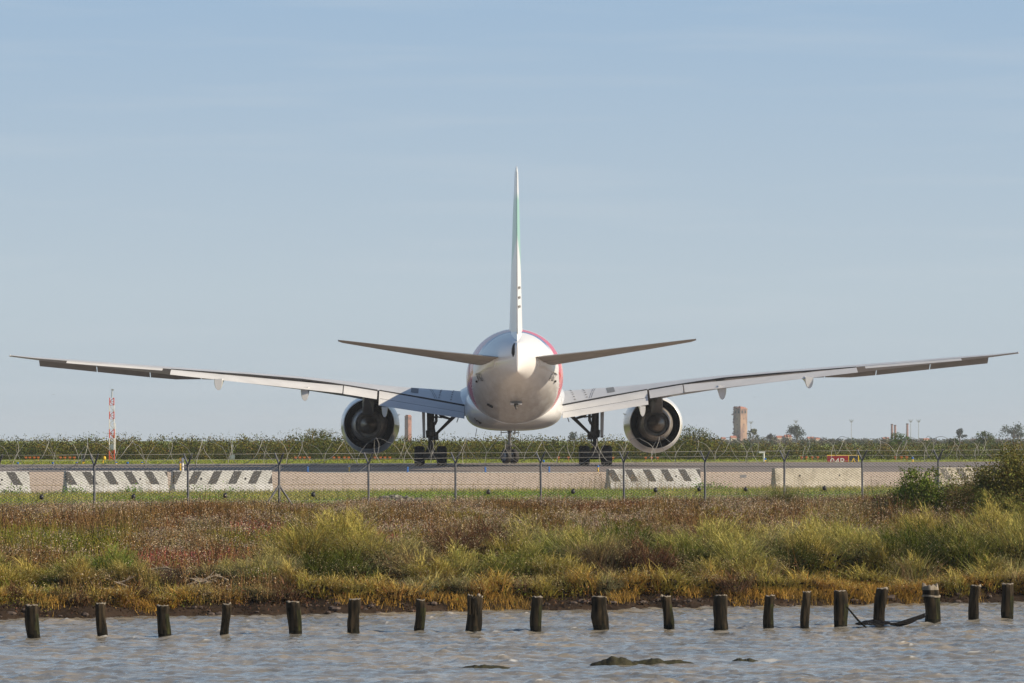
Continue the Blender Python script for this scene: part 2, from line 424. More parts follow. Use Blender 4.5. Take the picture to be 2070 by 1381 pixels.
def water():
    xs = np.unique(np.concatenate([[-150, -90, -60, -40, -30, -22], np.arange(-18, 18.01, .07), [22, 30, 40, 60, 90, 150]]))
    ys = np.unique(np.concatenate([np.arange(-120, 60, 12), np.arange(60, 72, 1.0), np.arange(72, 118, .10), np.arange(118, 140, 4)]))
    X, Y = np.meshgrid(xs, ys)
    r = np.random.default_rng(4)
    Z = np.zeros_like(X); DX = np.zeros_like(X); DY = np.zeros_like(X)
    for i in range(96):
        lam = .18 * (5.2 ** r.random()); a = r.normal(-1.9, .7); k = 2 * math.pi / lam
        amp = .0040 * lam ** .62; ph = r.random() * 6.283
        arg = k * (X * math.cos(a) + Y * math.sin(a)) + ph
        Z += amp * np.cos(arg); DX += -amp * .8 * math.cos(a) * np.sin(arg); DY += -amp * .8 * math.sin(a) * np.sin(arg)
    env = .55 + .9 * fbm(X * .25, Y * .18, 31)
    msk = np.interp(Y, [60, 72, 116, 122], [0, 1, 1, 0]) * np.interp(np.abs(X), [17, 22], [1, 0])
    Z *= env * msk; DX *= env * msk; DY *= env * msk
    foam = np.clip((Z - .040) / .02, 0, 1) * .7 * np.clip((vnoise(X * 9, Y * 5, 8) - .6) * 8, 0, 1)
    def streak(x0, x1, y, w, s):
        return s * np.exp(-((Y - y) / w) ** 2) * np.clip((X - x0) / .3, 0, 1) * np.clip((x1 - X) / .3, 0, 1) * np.clip((vnoise(X * 8, Y * 6, 12) - .55) * 6, 0, 1) * np.clip((fbm(X * 2, Y * 2, 14) - .4) * 6, 0, 1)
    foam = np.clip(foam + streak(-1.1, 1.6, 84.0, .35, 1) + streak(2.6, 5.2, 84.0, .22, .6) + streak(.9, 1.8, 98.4, .25, 1.2) + streak(2.2, 3.6, 98.8, .25, .8), 0, 1)
    P = np.stack([X + DX, Y + DY, WATER + Z], -1)
    m, nt, b = newmat("muddy_water"); l = nt.links.new; N = nt.nodes.new
    b.inputs['Roughness'].default_value = .08; b.inputs['IOR'].default_value = 1.36
    a = N("ShaderNodeAttribute"); a.attribute_name = "foam"
    tc = N("ShaderNodeTexCoord"); nz = N("ShaderNodeTexNoise"); nz.inputs['Scale'].default_value = .55; nz.inputs['Detail'].default_value = 6; mw = N('ShaderNodeMapping'); mw.inputs['Scale'].default_value = (.6, 1.6, 1); l(tc.outputs['Object'], mw.inputs[0]); l(mw.outputs[0], nz.inputs['Vector'])
    nr = N('ShaderNodeMapRange'); nr.inputs[1].default_value = .38; nr.inputs[2].default_value = .64; l(nz.outputs[0], nr.inputs[0])
    c1 = N("ShaderNodeMix"); c1.data_type = 'RGBA'; l(nr.outputs[0], c1.inputs[0]); c1.inputs[6].default_value = (.160, .158, .145, 1); c1.inputs[7].default_value = (.30, .255, .19, 1)
    c2 = N("ShaderNodeMix"); c2.data_type = 'RGBA'; l(a.outputs['Fac'], c2.inputs[0]); l(c1.outputs[2], c2.inputs[6]); c2.inputs[7].default_value = (.75, .74, .70, 1)
    l(c2.outputs[2], b.inputs['Base Color'])
    ro = N("ShaderNodeMapRange"); ro.inputs[3].default_value = .08; ro.inputs[4].default_value = .8; l(a.outputs['Fac'], ro.inputs[0]); l(ro.outputs[0], b.inputs['Roughness'])
    mp = N("ShaderNodeMapping"); mp.inputs['Scale'].default_value = (1, 1.3, 1); l(tc.outputs['Object'], mp.inputs[0])
    n2 = N("ShaderNodeTexNoise"); n2.inputs['Scale'].default_value = 8; n2.inputs['Detail'].default_value = 4; l(mp.outputs[0], n2.inputs['Vector'])
    bn = N("ShaderNodeBump"); bn.inputs['Strength'].default_value = .5; bn.inputs['Distance'].default_value = .03; l(n2.outputs[0], bn.inputs['Height']); l(bn.outputs[0], b.inputs['Normal'])
    o = grid_mesh("water", P, m, foam); tag(o, kind="structure", label="choppy muddy brown and blue lagoon water")
water()

# ------------------------------------------------------------------ the airliner
YAW = .5
plane = empty("airliner", (.07, 315.0, .032))
plane.rotation_euler = (0, R(-.18), R(YAW))
tag(plane, "large white twin-engine passenger jet seen from directly behind on the taxiway", "airplane")
def P(b, s, z): return (b, 31.8 - s, z)
def superring(s, hw, zb, zt, e=2.0, n=40):
    zc, hh = (zb + zt) / 2, (zt - zb) / 2; r = []
    for k in range(n):
        a = 2 * math.pi * k / n; c, d = math.cos(a), math.sin(a)
        r.append(P(hw * math.copysign(abs(c) ** (2 / e), c), s, zc + hh * math.copysign(abs(d) ** (2 / e), d)))
    return r
FS = [(0.0, .08, 4.5, 4.7), (.5, .9, 3.95, 5.3), (1.5, 1.6, 3.4, 6.1), (3, 2.25, 2.95, 7.1), (5, 2.75, 2.68, 8.05), (8, 3.05, 2.55, 8.6), (11, 3.1, 2.5, 8.72), (20, 3.1, 2.5, 8.72), (30, 3.1, 2.5, 8.72), (38, 3.1, 2.5, 8.72),
      (42, 3.1, 2.52, 8.72), (44.5, 3.1, 2.6, 8.72), (47, 3.07, 2.8, 8.72), (49, 3.0, 3.06, 8.71), (51, 2.88, 3.4, 8.68), (53, 2.69, 3.78, 8.6), (55, 2.43, 4.17, 8.49), (57, 2.08, 4.57, 8.33), (59, 1.63, 4.97, 8.13), (60.5, 1.25, 5.25, 7.95), (62, .8, 5.5, 7.75), (63.0, .45, 5.68, 7.6), (63.6, .16, 5.8, 7.5), (63.75, .04, 5.86, 7.42)]
mb = MB(); mb.loft([superring(s, hw, zb, zt, 2.0, 64) for s, hw, zb, zt in FS])
fus = mb.build("fuselage", FUSE, plane, smooth=40)
def fhw(s, z):
    a = np.array(FS); hw = np.interp(s, a[:, 0], a[:, 1]); zb = np.interp(s, a[:, 0], a[:, 2]); zt = np.interp(s, a[:, 0], a[:, 3])
    q = (z - (zb + zt) / 2) / ((zt - zb) / 2)
    return hw * np.sqrt(np.maximum(1 - q * q, 0))
mb = MB(); mb.loft([superring(s, hw, zb, zt, e, 56) for s, hw, zb, zt, e in [(16, .6, 2.45, 3.4, 2.2), (18, 2.1, 2.4, 4.2, 2.3), (21, 3.0, 2.36, 5.0, 2.6), (25, 3.2, 2.33, 5.4, 2.9), (35, 3.2, 2.33, 5.4, 2.9), (39, 3.17, 2.34, 5.3, 2.8), (42, 3.05, 2.38, 5.1, 2.6), (44.5, 2.6, 2.5, 4.8, 2.3), (46.5, 1.6, 2.72, 4.2, 2.1)]])
fair = mb.build("belly_fairing", WHITE, plane, smooth=50)
mb = MB()
for (b, s, z) in ((-2.45, 42.6, 3.05), (-2.25, 42.9, 2.9)):
    mb.box(P(b, s + .9, z), (.16, .5, .32), M=Matrix.Rotation(R(-35), 3, 'Y'))
mb.build("drain_slot", DARK, fair)
mb = MB(); mb.box(P(-1.62, 51.3, 3.85), (.42, .5, .1), M=Matrix.Rotation(R(28), 3, 'Y')); mb.build("air_vent", DARK, fus)
for sgn in (-1, 1):
    mb = MB(); mb.box(P(sgn * (fhw(53.6, 5.35) + .03), 53.6, 5.35), (.12, .55, .12)); mb.build("static_port", DARK, fus)
mb = MB()
mb.ellipsoid(P(-.12, 62.85, 6.95), (.26, .75, .62), 14, 8); mb.build("exhaust_outlet", BLACKD, fus, smooth=60)
# tail skid in its pale recess plate
mb = MB(); mb.box(P(0, 54.4, 4.03), (.72, .9, .10), M=Matrix.Rotation(R(11), 3, 'X')); pl = mb.build("skid_plate", FLAPG, plane)
mb = MB(); mb.box(P(0, 54.6, 3.93), (.26, .7, .2), M=Matrix.Rotation(R(11), 3, 'X')); mb.tube([P(0, 54.9, 3.95), P(0, 55.1, 3.62)], [.09, .07], 8); mb.build("tail_skid", GEARM, pl, bevel=.03)
# beacons and aerials under the belly
mb = MB(); mb.tube([P(.05, 40, 2.35), P(.05, 40.1, 2.12)], .05, 8); mb.build("belly_aerial", FLAPG, plane)
mb = MB(); mb.tube([P(-2.4, 26.0, 2.5), P(-2.5, 26.2, 1.95)], .02, 6); mb.build("drain_mast", GEARM, plane)

# registration, laid on both flanks
def text_geo(t, size):
    c = bpy.data.curves.new("t", 'FONT'); c.body = t; c.size = size; c.align_x = 'CENTER'; c.resolution_u = 3
    o = bpy.data.objects.new("t", c); COL.objects.link(o)
    dg = bpy.context.evaluated_depsgraph_get(); dg.update()
    me = bpy.data.meshes.new_from_object(o.evaluated_get(dg))
    vs = [tuple(v.co) for v in me.vertices]; fs = [tuple(p.vertices) for p in me.polygons]
    bpy.data.objects.remove(o); bpy.data.curves.remove(c); bpy.data.meshes.remove(me)
    return vs, fs
tv, tf = text_geo("AP-BGY", .56)
for sgn in (-1, 1):
    vs = []
    for (x, y, z) in tv:
        s = 55.1 - sgn * x * .95; zz = 5.35 + y * 1.25
        hw = float(fhw(s, zz)); vs.append(P(sgn * (hw + .02), s, zz))
    mb = MB(); mb.add(vs, tf); mb.build("registration", SIGNB, fus, recalc=False)

# aft cabin doors, drawn by a thin raised frame following the skin
for sgn in (-1, 1):
    mb = MB(); zs = np.linspace(5.0, 6.95, 10)
    for s in (49.9, 51.0):
        mb.tube([P(sgn * (float(fhw(s, z)) + .004), s, z) for z in zs], .014, 5)
    for z in (5.0, 6.95):
        mb.tube([P(sgn * (float(fhw(s, z)) + .004), s, z) for s in np.linspace(49.9, 51.0, 5)], .014, 5)
    mb.build("cabin_door_frame", FLAPG, fus)

# airfoil sections
XC = [0, .012, .04, .1, .2, .35, .5, .7, .86, 1]
TH = [0, .28, .50, .75, .93, 1.0, .92, .62, .31, .035]
def foil(b, s0, z0, s1, z1, t, up=.6, vert=False):
    top, bot = [], []
    for x, h in zip(XC, TH):
        s = s0 + (s1 - s0) * x; z = z0 + (z1 - z0) * x
        if vert: top.append(P(h * t * .5, s, z0)); bot.append(P(-h * t * .5, s, z0))
        else: top.append(P(b, s, z + h * t * up)); bot.append(P(b, s, z - h * t * (1 - up)))
    return top[::-1] + bot[1:]
def mir(ring, sgn): return [(p[0] * sgn, p[1], p[2]) for p in ring]
WT = np.array([(2.0, 19.6, 3.95, 33.8, 3.86, 1.75), (3.1, 20.5, 4.02, 33.8, 4.0, 1.68), (5.9, 22.8, 4.3, 34.0, 4.52, 1.4), (8.9, 25.2, 4.6, 34.3, 5.03, 1.12), (11.2, 27.1, 4.95, 35.2, 5.40, .95), (13.6, 29.0, 5.25, 36.2, 5.74, .80),
               (18, 32.4, 5.75, 38.4, 6.1, .62), (22.5, 35.8, 6.2, 40.6, 6.42, .48), (26, 38.4, 6.55, 42.1, 6.68, .36), (29, 40.6, 6.85, 43.6, 6.92, .27), (30.8, 42.3, 7.02, 44.4, 7.06, .18), (32.2, 44.2, 7.17, 45.2, 7.22, .10)])
def wsec(b): return [float(np.interp(b, WT[:, 0], WT[:, i])) for i in range(1, 6)]
def span(b0, b1, n): return [b0 + (b1 - b0) * i / (n - 1) for i in range(n)]
for sgn in (-1, 1):
    mb = MB(); mb.loft([mir(foil(r[0], *r[1:]), sgn) for r in WT])
    wing = mb.build("wing", WINGG, plane, smooth=35)
    wing["label"] = "left wing, its flaps lit by the sun outboard of the fuselage shadow" if sgn < 0 else "right wing, its flaps grey in the shade outboard"
    # wing root fillet
    mb = MB(); mb.loft([mir([P(2.6, s, z0 + dz) if k == 0 else P(3.5, s, z1 + dz) if k == 1 else P(2.6, s, z0 - .5) for k, dz in ((0, .25), (1, .0), (2, 0))], sgn) for s, z0, z1 in ((21, 4.6, 4.8), (25, 5.4, 5.12), (29, 5.2, 4.85), (32, 4.6, 4.3), (33.6, 4.1, 3.98))])
    mb.build("root_fillet", WHITE, wing, smooth=60)
    def panel(name, b0, b1, f, mat, n=4, t=.16):
        mb = MB(); mb.loft([mir(foil(b, *f(b), t), sgn) for b in span(b0, b1, n)]); return mb.build(name, mat, wing, smooth=35)
    def lerp2(b, b0, b1, A, B): k = (b - b0) / (b1 - b0); return [A[i] + (B[i] - A[i]) * k for i in range(4)]
    # inboard double-slotted flap: fore and aft panels, extended
    fa, fb = (33.7, 3.86, 35.6, 3.52), (34.1, 4.92, 35.7, 4.48)
    panel("inboard_flap", 3.22, 8.85, lambda b: lerp2(b, 3.2, 8.9, fa, fb), FLAPG, t=.30)
    ga, gb = (35.55, 3.50, 37.0, 3.12), (35.65, 4.46, 36.9, 4.02)
    panel("aft_flap", 3.22, 8.85, lambda b: lerp2(b, 3.2, 8.9, ga, gb), FLAPG, t=.14)
    mb = MB(); mb.tube([(sgn * b, 31.8 - (lerp2(b, 3.2, 8.9, fa, fb))[2] + .02, lerp2(b, 3.2, 8.9, ga, gb)[1] + .0) for b in span(3.25, 8.8, 4)], .045, 6); mb.build("flap_gap", DARK, wing)
    panel("flaperon", 8.98, 11.15, lambda b: lerp2(b, 8.95, 11.2, (34.3, 4.93, 36.4, 4.42), (35.2, 5.30, 37.2, 4.78)), FLAPG, t=.2)
    panel("outboard_flap", 11.22, 22.2, lambda b: lerp2(b, 11.2, 22.3, (35.15, 5.30, 37.3, 4.80), (40.4, 6.31, 41.9, 6.02)), FLAPG, n=6, t=.18)
    panel("aileron", 22.75, 28.7, lambda b: (lambda w: [w[2] - .15, w[3] - .03, w[2] + .55, w[3] - .16])(wsec(b)), FLAPG, n=4, t=.08)
    # leading-edge slats, drooped
    for b0, b1 in ((11.0, 14.2), (14.26, 17.4), (17.46, 20.6), (20.66, 23.8), (23.86, 27.1), (27.16, 30.6)):
        panel("slat", b0, b1, lambda b: (lambda w, k: [w[0] - .45, w[1] - .42 * k, w[0] + .30, w[1] + .02])(wsec(b), min(max((b - 19) / 3.5, .15), 1)), SLATM, n=3, t=.14)
    # dark gap under the spoiler edge
    mb = MB(); mb.tube([(sgn * b, 31.8 - wsec(b)[2] - .03, wsec(b)[3] - .03) for b in span(3.25, 8.85, 5)], .08, 6); mb.build("spoiler_gap", DARK, wing)
    mb = MB(); mb.tube([(sgn * b, 31.8 - wsec(b)[2] - .03, wsec(b)[3] - .02) for b in span(9.0, 22.2, 9)], [.055] * 6 + [.035] * 3, 6); mb.build("spoiler_gap", DARK, wing)
    def ontop(b, s, off=.012):
        w = wsec(b); x = (s - w[0]) / (w[2] - w[0]); z = w[1] + (w[3] - w[1]) * x + float(np.interp(x, XC, TH)) * w[4] * .6
        return P(sgn * b, s, z + off)
    def decal(name, cs, mat):
        mb = MB(); n = 5; V = []
        for j in range(n):
            for i in range(n):
                u, v = i / (n - 1), j / (n - 1)
                b = (cs[0][0] * (1 - u) + cs[1][0] * u) * (1 - v) + (cs[3][0] * (1 - u) + cs[2][0] * u) * v
                s = (cs[0][1] * (1 - u) + cs[1][1] * u) * (1 - v) + (cs[3][1] * (1 - u) + cs[2][1] * u) * v
                V.append(ontop(b, s))
        mb.add(V, [(j * n + i, j * n + i + 1, j * n + n + i + 1, j * n + n + i) for j in range(n - 1) for i in range(n - 1)])
        return mb.build(name, mat, wing, recalc=False)
    decal("wing_patch", [(6.30, 28.9), (6.80, 28.9), (6.80, 32.3), (6.30, 32.3)], PATCH)
    for j in range(6):
        for b0 in (3.95, 4.75):
            mb = MB(); mb.box(ontop(b0 + j * .035, 25.8 + j * 1.35, .01), (.09, .36, .02)); mb.build("vent_slot", DARK, wing)
    mb = MB()
    for db in (0, .13):
        mb.tube([ontop(5.6 + db - .075 * (s - 26), s, .003) for s in np.linspace(24.5, 33.4, 8)], .010, 4)
    mb.build("panel_joint", DARK, wing)
    # flap track fairings
    for b, zb in ((19.15, 5.17), (13.65, 4.48), (8.45, 3.40)):
        w = wsec(b); te = w[2]; zt = w[3] - .1
        if b < 9: te += 1.4; zt = 4.2
        rings = []
        for ds, dep, hw in ((-4.6, .06, .05), (-3.8, .32, .2), (-2.6, .5, .27), (-1.0, .62, .3), (.6, .85, .3), (1.55, 1.0, .28), (1.75, 1.0, .24)):
            if b < 9: hw *= .7
            dpt = dep * (zt - zb) + .05; zz = zt - (.25 if ds > .5 else 0) * (zt - zb)
            ring = []
            for k in range(13):
                a = math.pi * k / 12; ring.append(P(sgn * (b + hw * math.cos(a)), te + ds, (zz if ds < 1.0 else zz - .12) - max(dpt - (zt - zz), .05) * math.sin(a) ** .8))
            rings.append(ring)
        mb = MB(); mb.loft(rings); mb.build("flap_track_fairing", WHITE, wing, smooth=50)
    # tip light
    mb = MB(); mb.ellipsoid(P(sgn * 32.2, 44.8, 7.2), (.07, .45, .07), 8, 6); mb.build("wingtip_light", WHITE, wing)

    # engine: nacelle, duct, core, nozzle, plug
    EX, EZ = sgn * 9.72, 2.80
    def EP(s): return 31.8 - s
    eo = (EX, 0, EZ)
    mb = MB()
    mb.lathe([(1.68, EP(26.3)), (1.74, EP(26.25)), (1.86, EP(25.2)), (1.96, EP(23.8)), (2.02, EP(22.2)), (2.0, EP(20.6)), (1.88, EP(19.7)), (1.74, EP(19.42)), (1.62, EP(19.6)), (1.60, EP(20.6)), (1.62, EP(21.2))], eo, n=56)
    eng = mb.build("engine", WHITE, plane, smooth=40)
    eng["label"] = "left engine, hanging under the shaded inner wing" if sgn < 0 else "right engine, its exhaust cone lit by the sun"
    mb = MB(); mb.lathe([(1.675, EP(26.29)), (1.63, EP(25.6)), (1.62, EP(23.8)), (.9, EP(23.7)), (.3, EP(23.7))], eo, n=56); mb.build("fan_duct", BLACKD, eng, smooth=40)
    mb = MB(); mb.lathe([(.9, EP(23.8)), (1.22, EP(24.6)), (1.24, EP(25.6)), (1.14, EP(26.6)), (1.0, EP(27.6)), (.93, EP(28.25)), (.88, EP(28.3)), (.87, EP(28.1)), (.86, EP(27.6))], eo, n=48); mb.build("core_cowl", CORE, eng, smooth=40)
    mb = MB(); mb.lathe([(.95, EP(28.0)), (.90, EP(28.75)), (.84, EP(28.8)), (.82, EP(28.4)), (.80, EP(27.3)), (.3, EP(27.3))], eo, n=48, mi=0); mb.build("core_nozzle", [CORE], eng, smooth=40)
    mb = MB(); mb.lathe([(.62, EP(27.35)), (.64, EP(28.2)), (.58, EP(28.8)), (.44, EP(29.4)), (.24, EP(29.9)), (.08, EP(30.15)), (.02, EP(30.2))], eo, n=40); mb.build("exhaust_plug", PLUG, eng, smooth=60)
    mb = MB(); mb.lathe([(1.6, EP(19.9)), (1.6, EP(20.6)), (.4, EP(20.6)), (.02, EP(20.0))], eo, n=40); mb.build("fan_disc", GEARM, eng, smooth=30)
    mb = MB()
    def pr(s, hw, zb, zt): return [P(EX + a * hw, s, z) for a, z in ((-1, zb), (1, zb), (1, zt), (-1, zt))]
    mb.loft([pr(22, .2, 4.5, 4.9), pr(24.6, .36, 3.7, 5.1), (pr(27.0, .38, 3.6, 5.0)), pr(29.2, .36, 3.45, 4.95), pr(30.0, .34, 3.62, 4.95), pr(32.6, .24, 4.15, 4.95), pr(34.2, .12, 4.5, 4.9)])
    mb.build("pylon", UNDER, eng, smooth=25, bevel=.04)
    mb = MB(); mb.loft([[P(EX - sgn * (1.72 + dx), s, EZ + .5 + dz) for dx, dz in ((0, .1), (.32, .22), (0, -.05))] for s in (20.9, 22.4)]); mb.build("nacelle_strake", WHITE, eng)

    # tailplane
    mb = MB(); mb.loft([mir(foil(b, s0, z0, s1, z1, t, .5), sgn) for b, s0, z0, s1, z1, t in ((.8, 53.6, 6.35, 60.9, 6.72, .66), (1.5, 54.2, 6.42, 60.95, 6.76, .62), (4.5, 56.6, 6.82, 61.5, 7.05, .44), (8.0, 59.2, 7.3, 62.2, 7.46, .28), (10.5, 61.1, 7.66, 62.75, 7.74, .15), (10.75, 61.7, 7.7, 62.7, 7.77, .07))])
    tp = mb.build("tailplane", UNDER, plane, smooth=35)
    mb = MB(); mb.tube([P(sgn * b, s, z) for b, s, z in ((1.3, 58.9, 6.44), (4.5, 60.1, 6.9), (8, 61.3, 7.36), (10.3, 62.2, 7.66))], .014, 5); mb.build("elevator_hinge", DARK, tp)
    mb = MB(); mb.ellipsoid(P(sgn * 10.75, 62.2, 7.74), (.05, .5, .06), 8, 6); mb.build("tip_cap", METAL, tp)
    mb = MB(); mb.loft([[P(sgn * (float(fhw(s, 6.0)) + .05), s, 5.75 + .1 * i), P(sgn * (float(fhw(s, 6.3)) + .05), s, 6.2), P(sgn * (float(fhw(s, 7.0)) + .07), s, 7.0 - .05 * i), P(sgn * (float(fhw(s, 6.5)) - .2), s, 6.5)] for i, s in enumerate((53.6, 55.0, 56.6, 58.4, 60.0))])
    mb.build("stabilizer_cutout", WHITE, tp, smooth=50)

# fin and rudder
def fsec(z, s0, s1, t, dx=0): return [(p[0] + dx, p[1], z) for p in foil(0, s0, z, s1, z, t, vert=True)]
mb = MB(); mb.loft([fsec(8.1, 49.0, 61.0, .86), fsec(8.7, 50.4, 61.0, .80), fsec(12, 53.6, 61.8, .60), fsec(15.2, 56.7, 62.4, .42), fsec(17.9, 59.3, 62.95, .22), fsec(18.2, 60.0, 62.9, .10)])
fin = mb.build("tail_fin", FINM, plane, smooth=40)
mb = MB(); mb.loft([[P(-.30, 58.3, 8.15), P(.30, 58.3, 8.15), P(.05, 61.15, 7.85)], [P(-.25, 58.9, 10.4), P(.25, 58.9, 10.4), P(.04, 61.75, 10.4)], [P(-.14, 60.2, 15.2), P(.14, 60.2, 15.2), P(.02, 62.55, 15.2)], [P(-.07, 61.3, 17.85), P(.07, 61.3, 17.85), P(.02, 63.0, 17.85)]])
rud = mb.build("rudder", FINM, fin, smooth=30)
for z in (10.95, 10.35, 9.8):
    mb = MB(); mb.ellipsoid(P(.17, 60.9, z), (.07, .45, .09), 8, 6); mb.build("hinge_fairing", HUB, fin, smooth=60)
mb = MB(); mb.loft([[P(-.42, 55, 8.2), P(.42, 55, 8.2), P(0, 55, 9.3)], [P(-.40, 58.5, 8.0), P(.40, 58.5, 8.0), P(0, 58.5, 8.9)], [P(-.30, 60.6, 7.7), P(.30, 60.6, 7.7), P(0, 60.9, 8.3)], [P(-.05, 62.6, 7.5), P(.05, 62.6, 7.5), P(0, 62.6, 7.7)]]); mb.build("fin_fillet", FINM, fin, smooth=50)

# wheels
def wheel(parent, c, r, w, rot=0.0):
    mb = MB(); mb.lathe([(r * .55, -w / 2), (r * .78, -w / 2), (r * .93, -w * .42), (r, -w * .27), (r, -w * .17), (r * .975, -w * .16), (r * .975, -w * .13), (r, -w * .12), (r, w * .12), (r * .975, w * .13), (r * .975, w * .16), (r, w * .17), (r, w * .27), (r * .93, w * .42), (r * .78, w / 2), (r * .55, w / 2)], (0, 0, 0), 'x', 32)
    o = mb.build("tyre", RUBBER, parent, smooth=35); o.location = c; o.rotation_euler = (0, 0, rot)
    mb = MB()
    mb.lathe([(.02, -w * .3), (r * .2, -w * .3), (r * .26, -w * .44), (r * .33, -w * .36), (r * .5, -w * .34), (r * .55, -w * .5), (r * .58, -w * .5), (r * .58, w * .5), (r * .55, w * .5), (r * .5, w * .34), (r * .33, w * .36), (r * .26, w * .44), (r * .2, w * .3), (.02, w * .3)], (0, 0, 0), 'x', 24)
    h = mb.build("hub", HUB, o, smooth=35)
    return o
for sgn in (-1, 1):
    bx = sgn * 5.49
    mb = MB()
    mb.tube([(bx, .1, 4.5), (bx, 0, 3.6), (bx, 0, 2.4), (bx, 0, 2.35)], [.26, .25, .24, .30], 16)
    mb.tube([(bx, 0, 2.36), (bx, 0, 1.9), (bx, 0, 1.86)], [.33, .30, .2], 16)
    mb.tube([(bx, 0, 1.9), (bx, 0, .7)], .17, 14)
    mb.tube([(bx, -1.75, .62), (bx, -1.2, .66), (bx, 1.2, .66), (bx, 1.75, .62)], [.12, .2, .2, .12], 12)
    mb.ellipsoid((bx, 0, .85), (.36, .5, .40), 12, 8)
    for y_ in (-1.46, 0, 1.46): mb.tube([(bx - .42, y_, .66), (bx + .42, y_, .66)], .26, 12)
    mb.box((bx, -.8, .95), (.5, .5, .22))
    # torque links
    mb.box((bx, -.42, 1.65), (.30, .10, .75), M=Matrix.Rotation(R(35), 3, 'X')); mb.box((bx, -.45, 1.15), (.30, .10, .7), M=Matrix.Rotation(R(-35), 3, 'X'))
    # hoses, actuators
    mb.tube([(bx - sgn * .3, -.1, 4.1), (bx - sgn * .34, -.15, 3.2), (bx - sgn * .25, -.15, 2.6), (bx - sgn * .32, -.15, 2.0), (bx - sgn * .2, -.2, 1.3)], .045, 6)
    mb.tube([(bx - sgn * .42, 0, 4.1), (bx - sgn * .42, 0, 3.0), (bx - sgn * .3, 0, 2.75)], .06, 6)
    for zz in (3.75, 3.25, 2.85, 2.2): mb.box((bx - sgn * .26, -.1, zz), (.26, .3, .14))
    mb.tube([(bx - sgn * .05, -1.0, .9), (bx + sgn * .0, -.2, 1.9)], .07, 8)
    gear = mb.build("main_landing_gear", GEARM, plane, smooth=40)
    gear["label"] = "left main landing gear leg with six wheels" if sgn < 0 else "right main landing gear leg with six wheels"
    # side brace and drag brace
    mb = MB(); mb.tube([(bx - sgn * .22, 0, 1.98), (bx - sgn * 1.9, -.05, 3.62), (bx - sgn * 2.4, -.05, 4.1)], [.09, .15, .15], 6)
    mb.tube([(bx - sgn * .3, .05, 3.75), (bx - sgn * .75, 0, 3.3), (bx - sgn * 1.35, -.05, 3.12)], [.09, .11, .08], 6)
    mb.tube([(bx - sgn * .3, .05, 3.3), (bx - sgn * .75, 0, 3.22)], .05, 6)
    mb.box((bx - sgn * .35, 0, 1.95), (.35, .3, .45))
    mb.build("side_brace", GEARM, gear, smooth=40)
    mb = MB(); mb.tube([(bx - sgn * 1.95, -.3, 3.5), (bx - sgn * 1.75, -.35, 2.9)], .03, 6); mb.box((bx - sgn * 1.9, -.32, 3.3), (.1, .08, .14)); mb.build("door_rod", GEARM, gear)
    mb = MB(); mb.loft([[(bx + sgn * .36, y, z0), (bx + sgn * .52, y, z0), (bx + sgn * (.52 + .06), y, z1), (bx + sgn * (.38), y, z1)] for y, z0, z1 in ((-.95, 1.95, 4.2), (-.7, 1.85, 4.3), (.8, 1.85, 4.3), (1.0, 2.0, 4.2))])
    mb.build("gear_door", FLAPG, gear, bevel=.02)
    mb = MB(); mb.box((bx + sgn * 1.05, .2, 4.1), (.12, .8, .5), M=Matrix.Rotation(R(sgn * 12), 3, 'Y')); mb.build("gear_door", FLAPG, gear)
    for y in (-1.46, 0, 1.46):
        mb = MB(); mb.tube([(bx - .6, y, .66), (bx + .6, y, .66)], .1, 10); mb.build("axle", GEARM, gear)
    for y in (-1.46, 0, 1.46):
        for sx in (-1, 1): wheel(gear, (bx + sx * .74, y, .665), .665, .66)
# nose gear, wheels steered
mb = MB()
mb.tube([(0, 25.9, 3.2), (0, 25.9, 1.45)], .12, 12); mb.tube([(0, 25.9, 1.5), (0, 25.9, 1.25)], .17, 12); mb.tube([(0, 25.9, 1.3), (0, 25.9, .55)], .085, 12)
mb.box((-.2, 25.75, 1.22), (.28, .3, .34)); mb.box((.22, 25.6, 1.28), (.4, .2, .10)); mb.tube([(-.12, 25.9, 2.3), (-.34, 26.2, 3.0)], .04, 6); mb.tube([(.12, 25.9, 2.3), (.34, 26.2, 3.0)], .04, 6)
for s_ in (-1, 1):
    mb.tube([(s_ * .1, 25.9, 2.28), (s_ * .55, 25.9, 2.25), (s_ * .6, 25.9, 2.25)], .03, 6); mb.box((s_ * .62, 25.9, 2.2), (.05, .5, .42))
mb.box((.05, 25.62, .9), (.12, .1, .5)); mb.tube([(-.26, 25.7, .53), (.26, 26.1, .53)], .06, 8)
ng = mb.build("nose_landing_gear", GEARL, plane, smooth=40)
th = R(34)
for s_ in (-1, 1): wheel(ng, (s_ * .34 * math.cos(th), 25.9 + s_ * .34 * math.sin(th), .53), .53, .36, th)

# ------------------------------------------------------------------ concrete barriers
def barrier(p1, p2, lean, faded, label):
    def pt(px):
        u = (px - 1035) / F; D = 205.5 / (1 - .65 * u); return Vector((u * D, D, 0))
    a, b = pt(p1), pt(p2); c = (a + b) / 2; Ln = (b - a).length; ang = math.atan2(b.y - a.y, b.x - a.x)
    mb = MB()
    prof = [(-.30, 0), (.30, 0), (.30, .10), (.17, .40), (.11, .98), (.09, 1.0), (-.09, 1.0), (-.11, .98), (-.17, .40), (-.30, .10)]
    h = Ln / 2
    mb.loft([[(x, y, z) for y, z in prof] for x in (-h, h)])
    root = empty("concrete_barrier", (c.x, c.y, g(c.x, c.y) - .06), ang)
    tag(root, label, "barrier", "concrete barriers along the apron edge")
    mb.build("body", barrier_mat("barrier_paint_" + ("left_lean" if lean > 0 else "right_lean") , lean, faded), root, bevel=.015)
    for x in (-h * .45, h * .45):
        mb = MB(); mb.lathe([(.045, 0), (.045, .05), (.001, .05)], (x, -.158, .66), 'y', 12, cap=True); mb.build("lifting_hole", BLACKD, root)
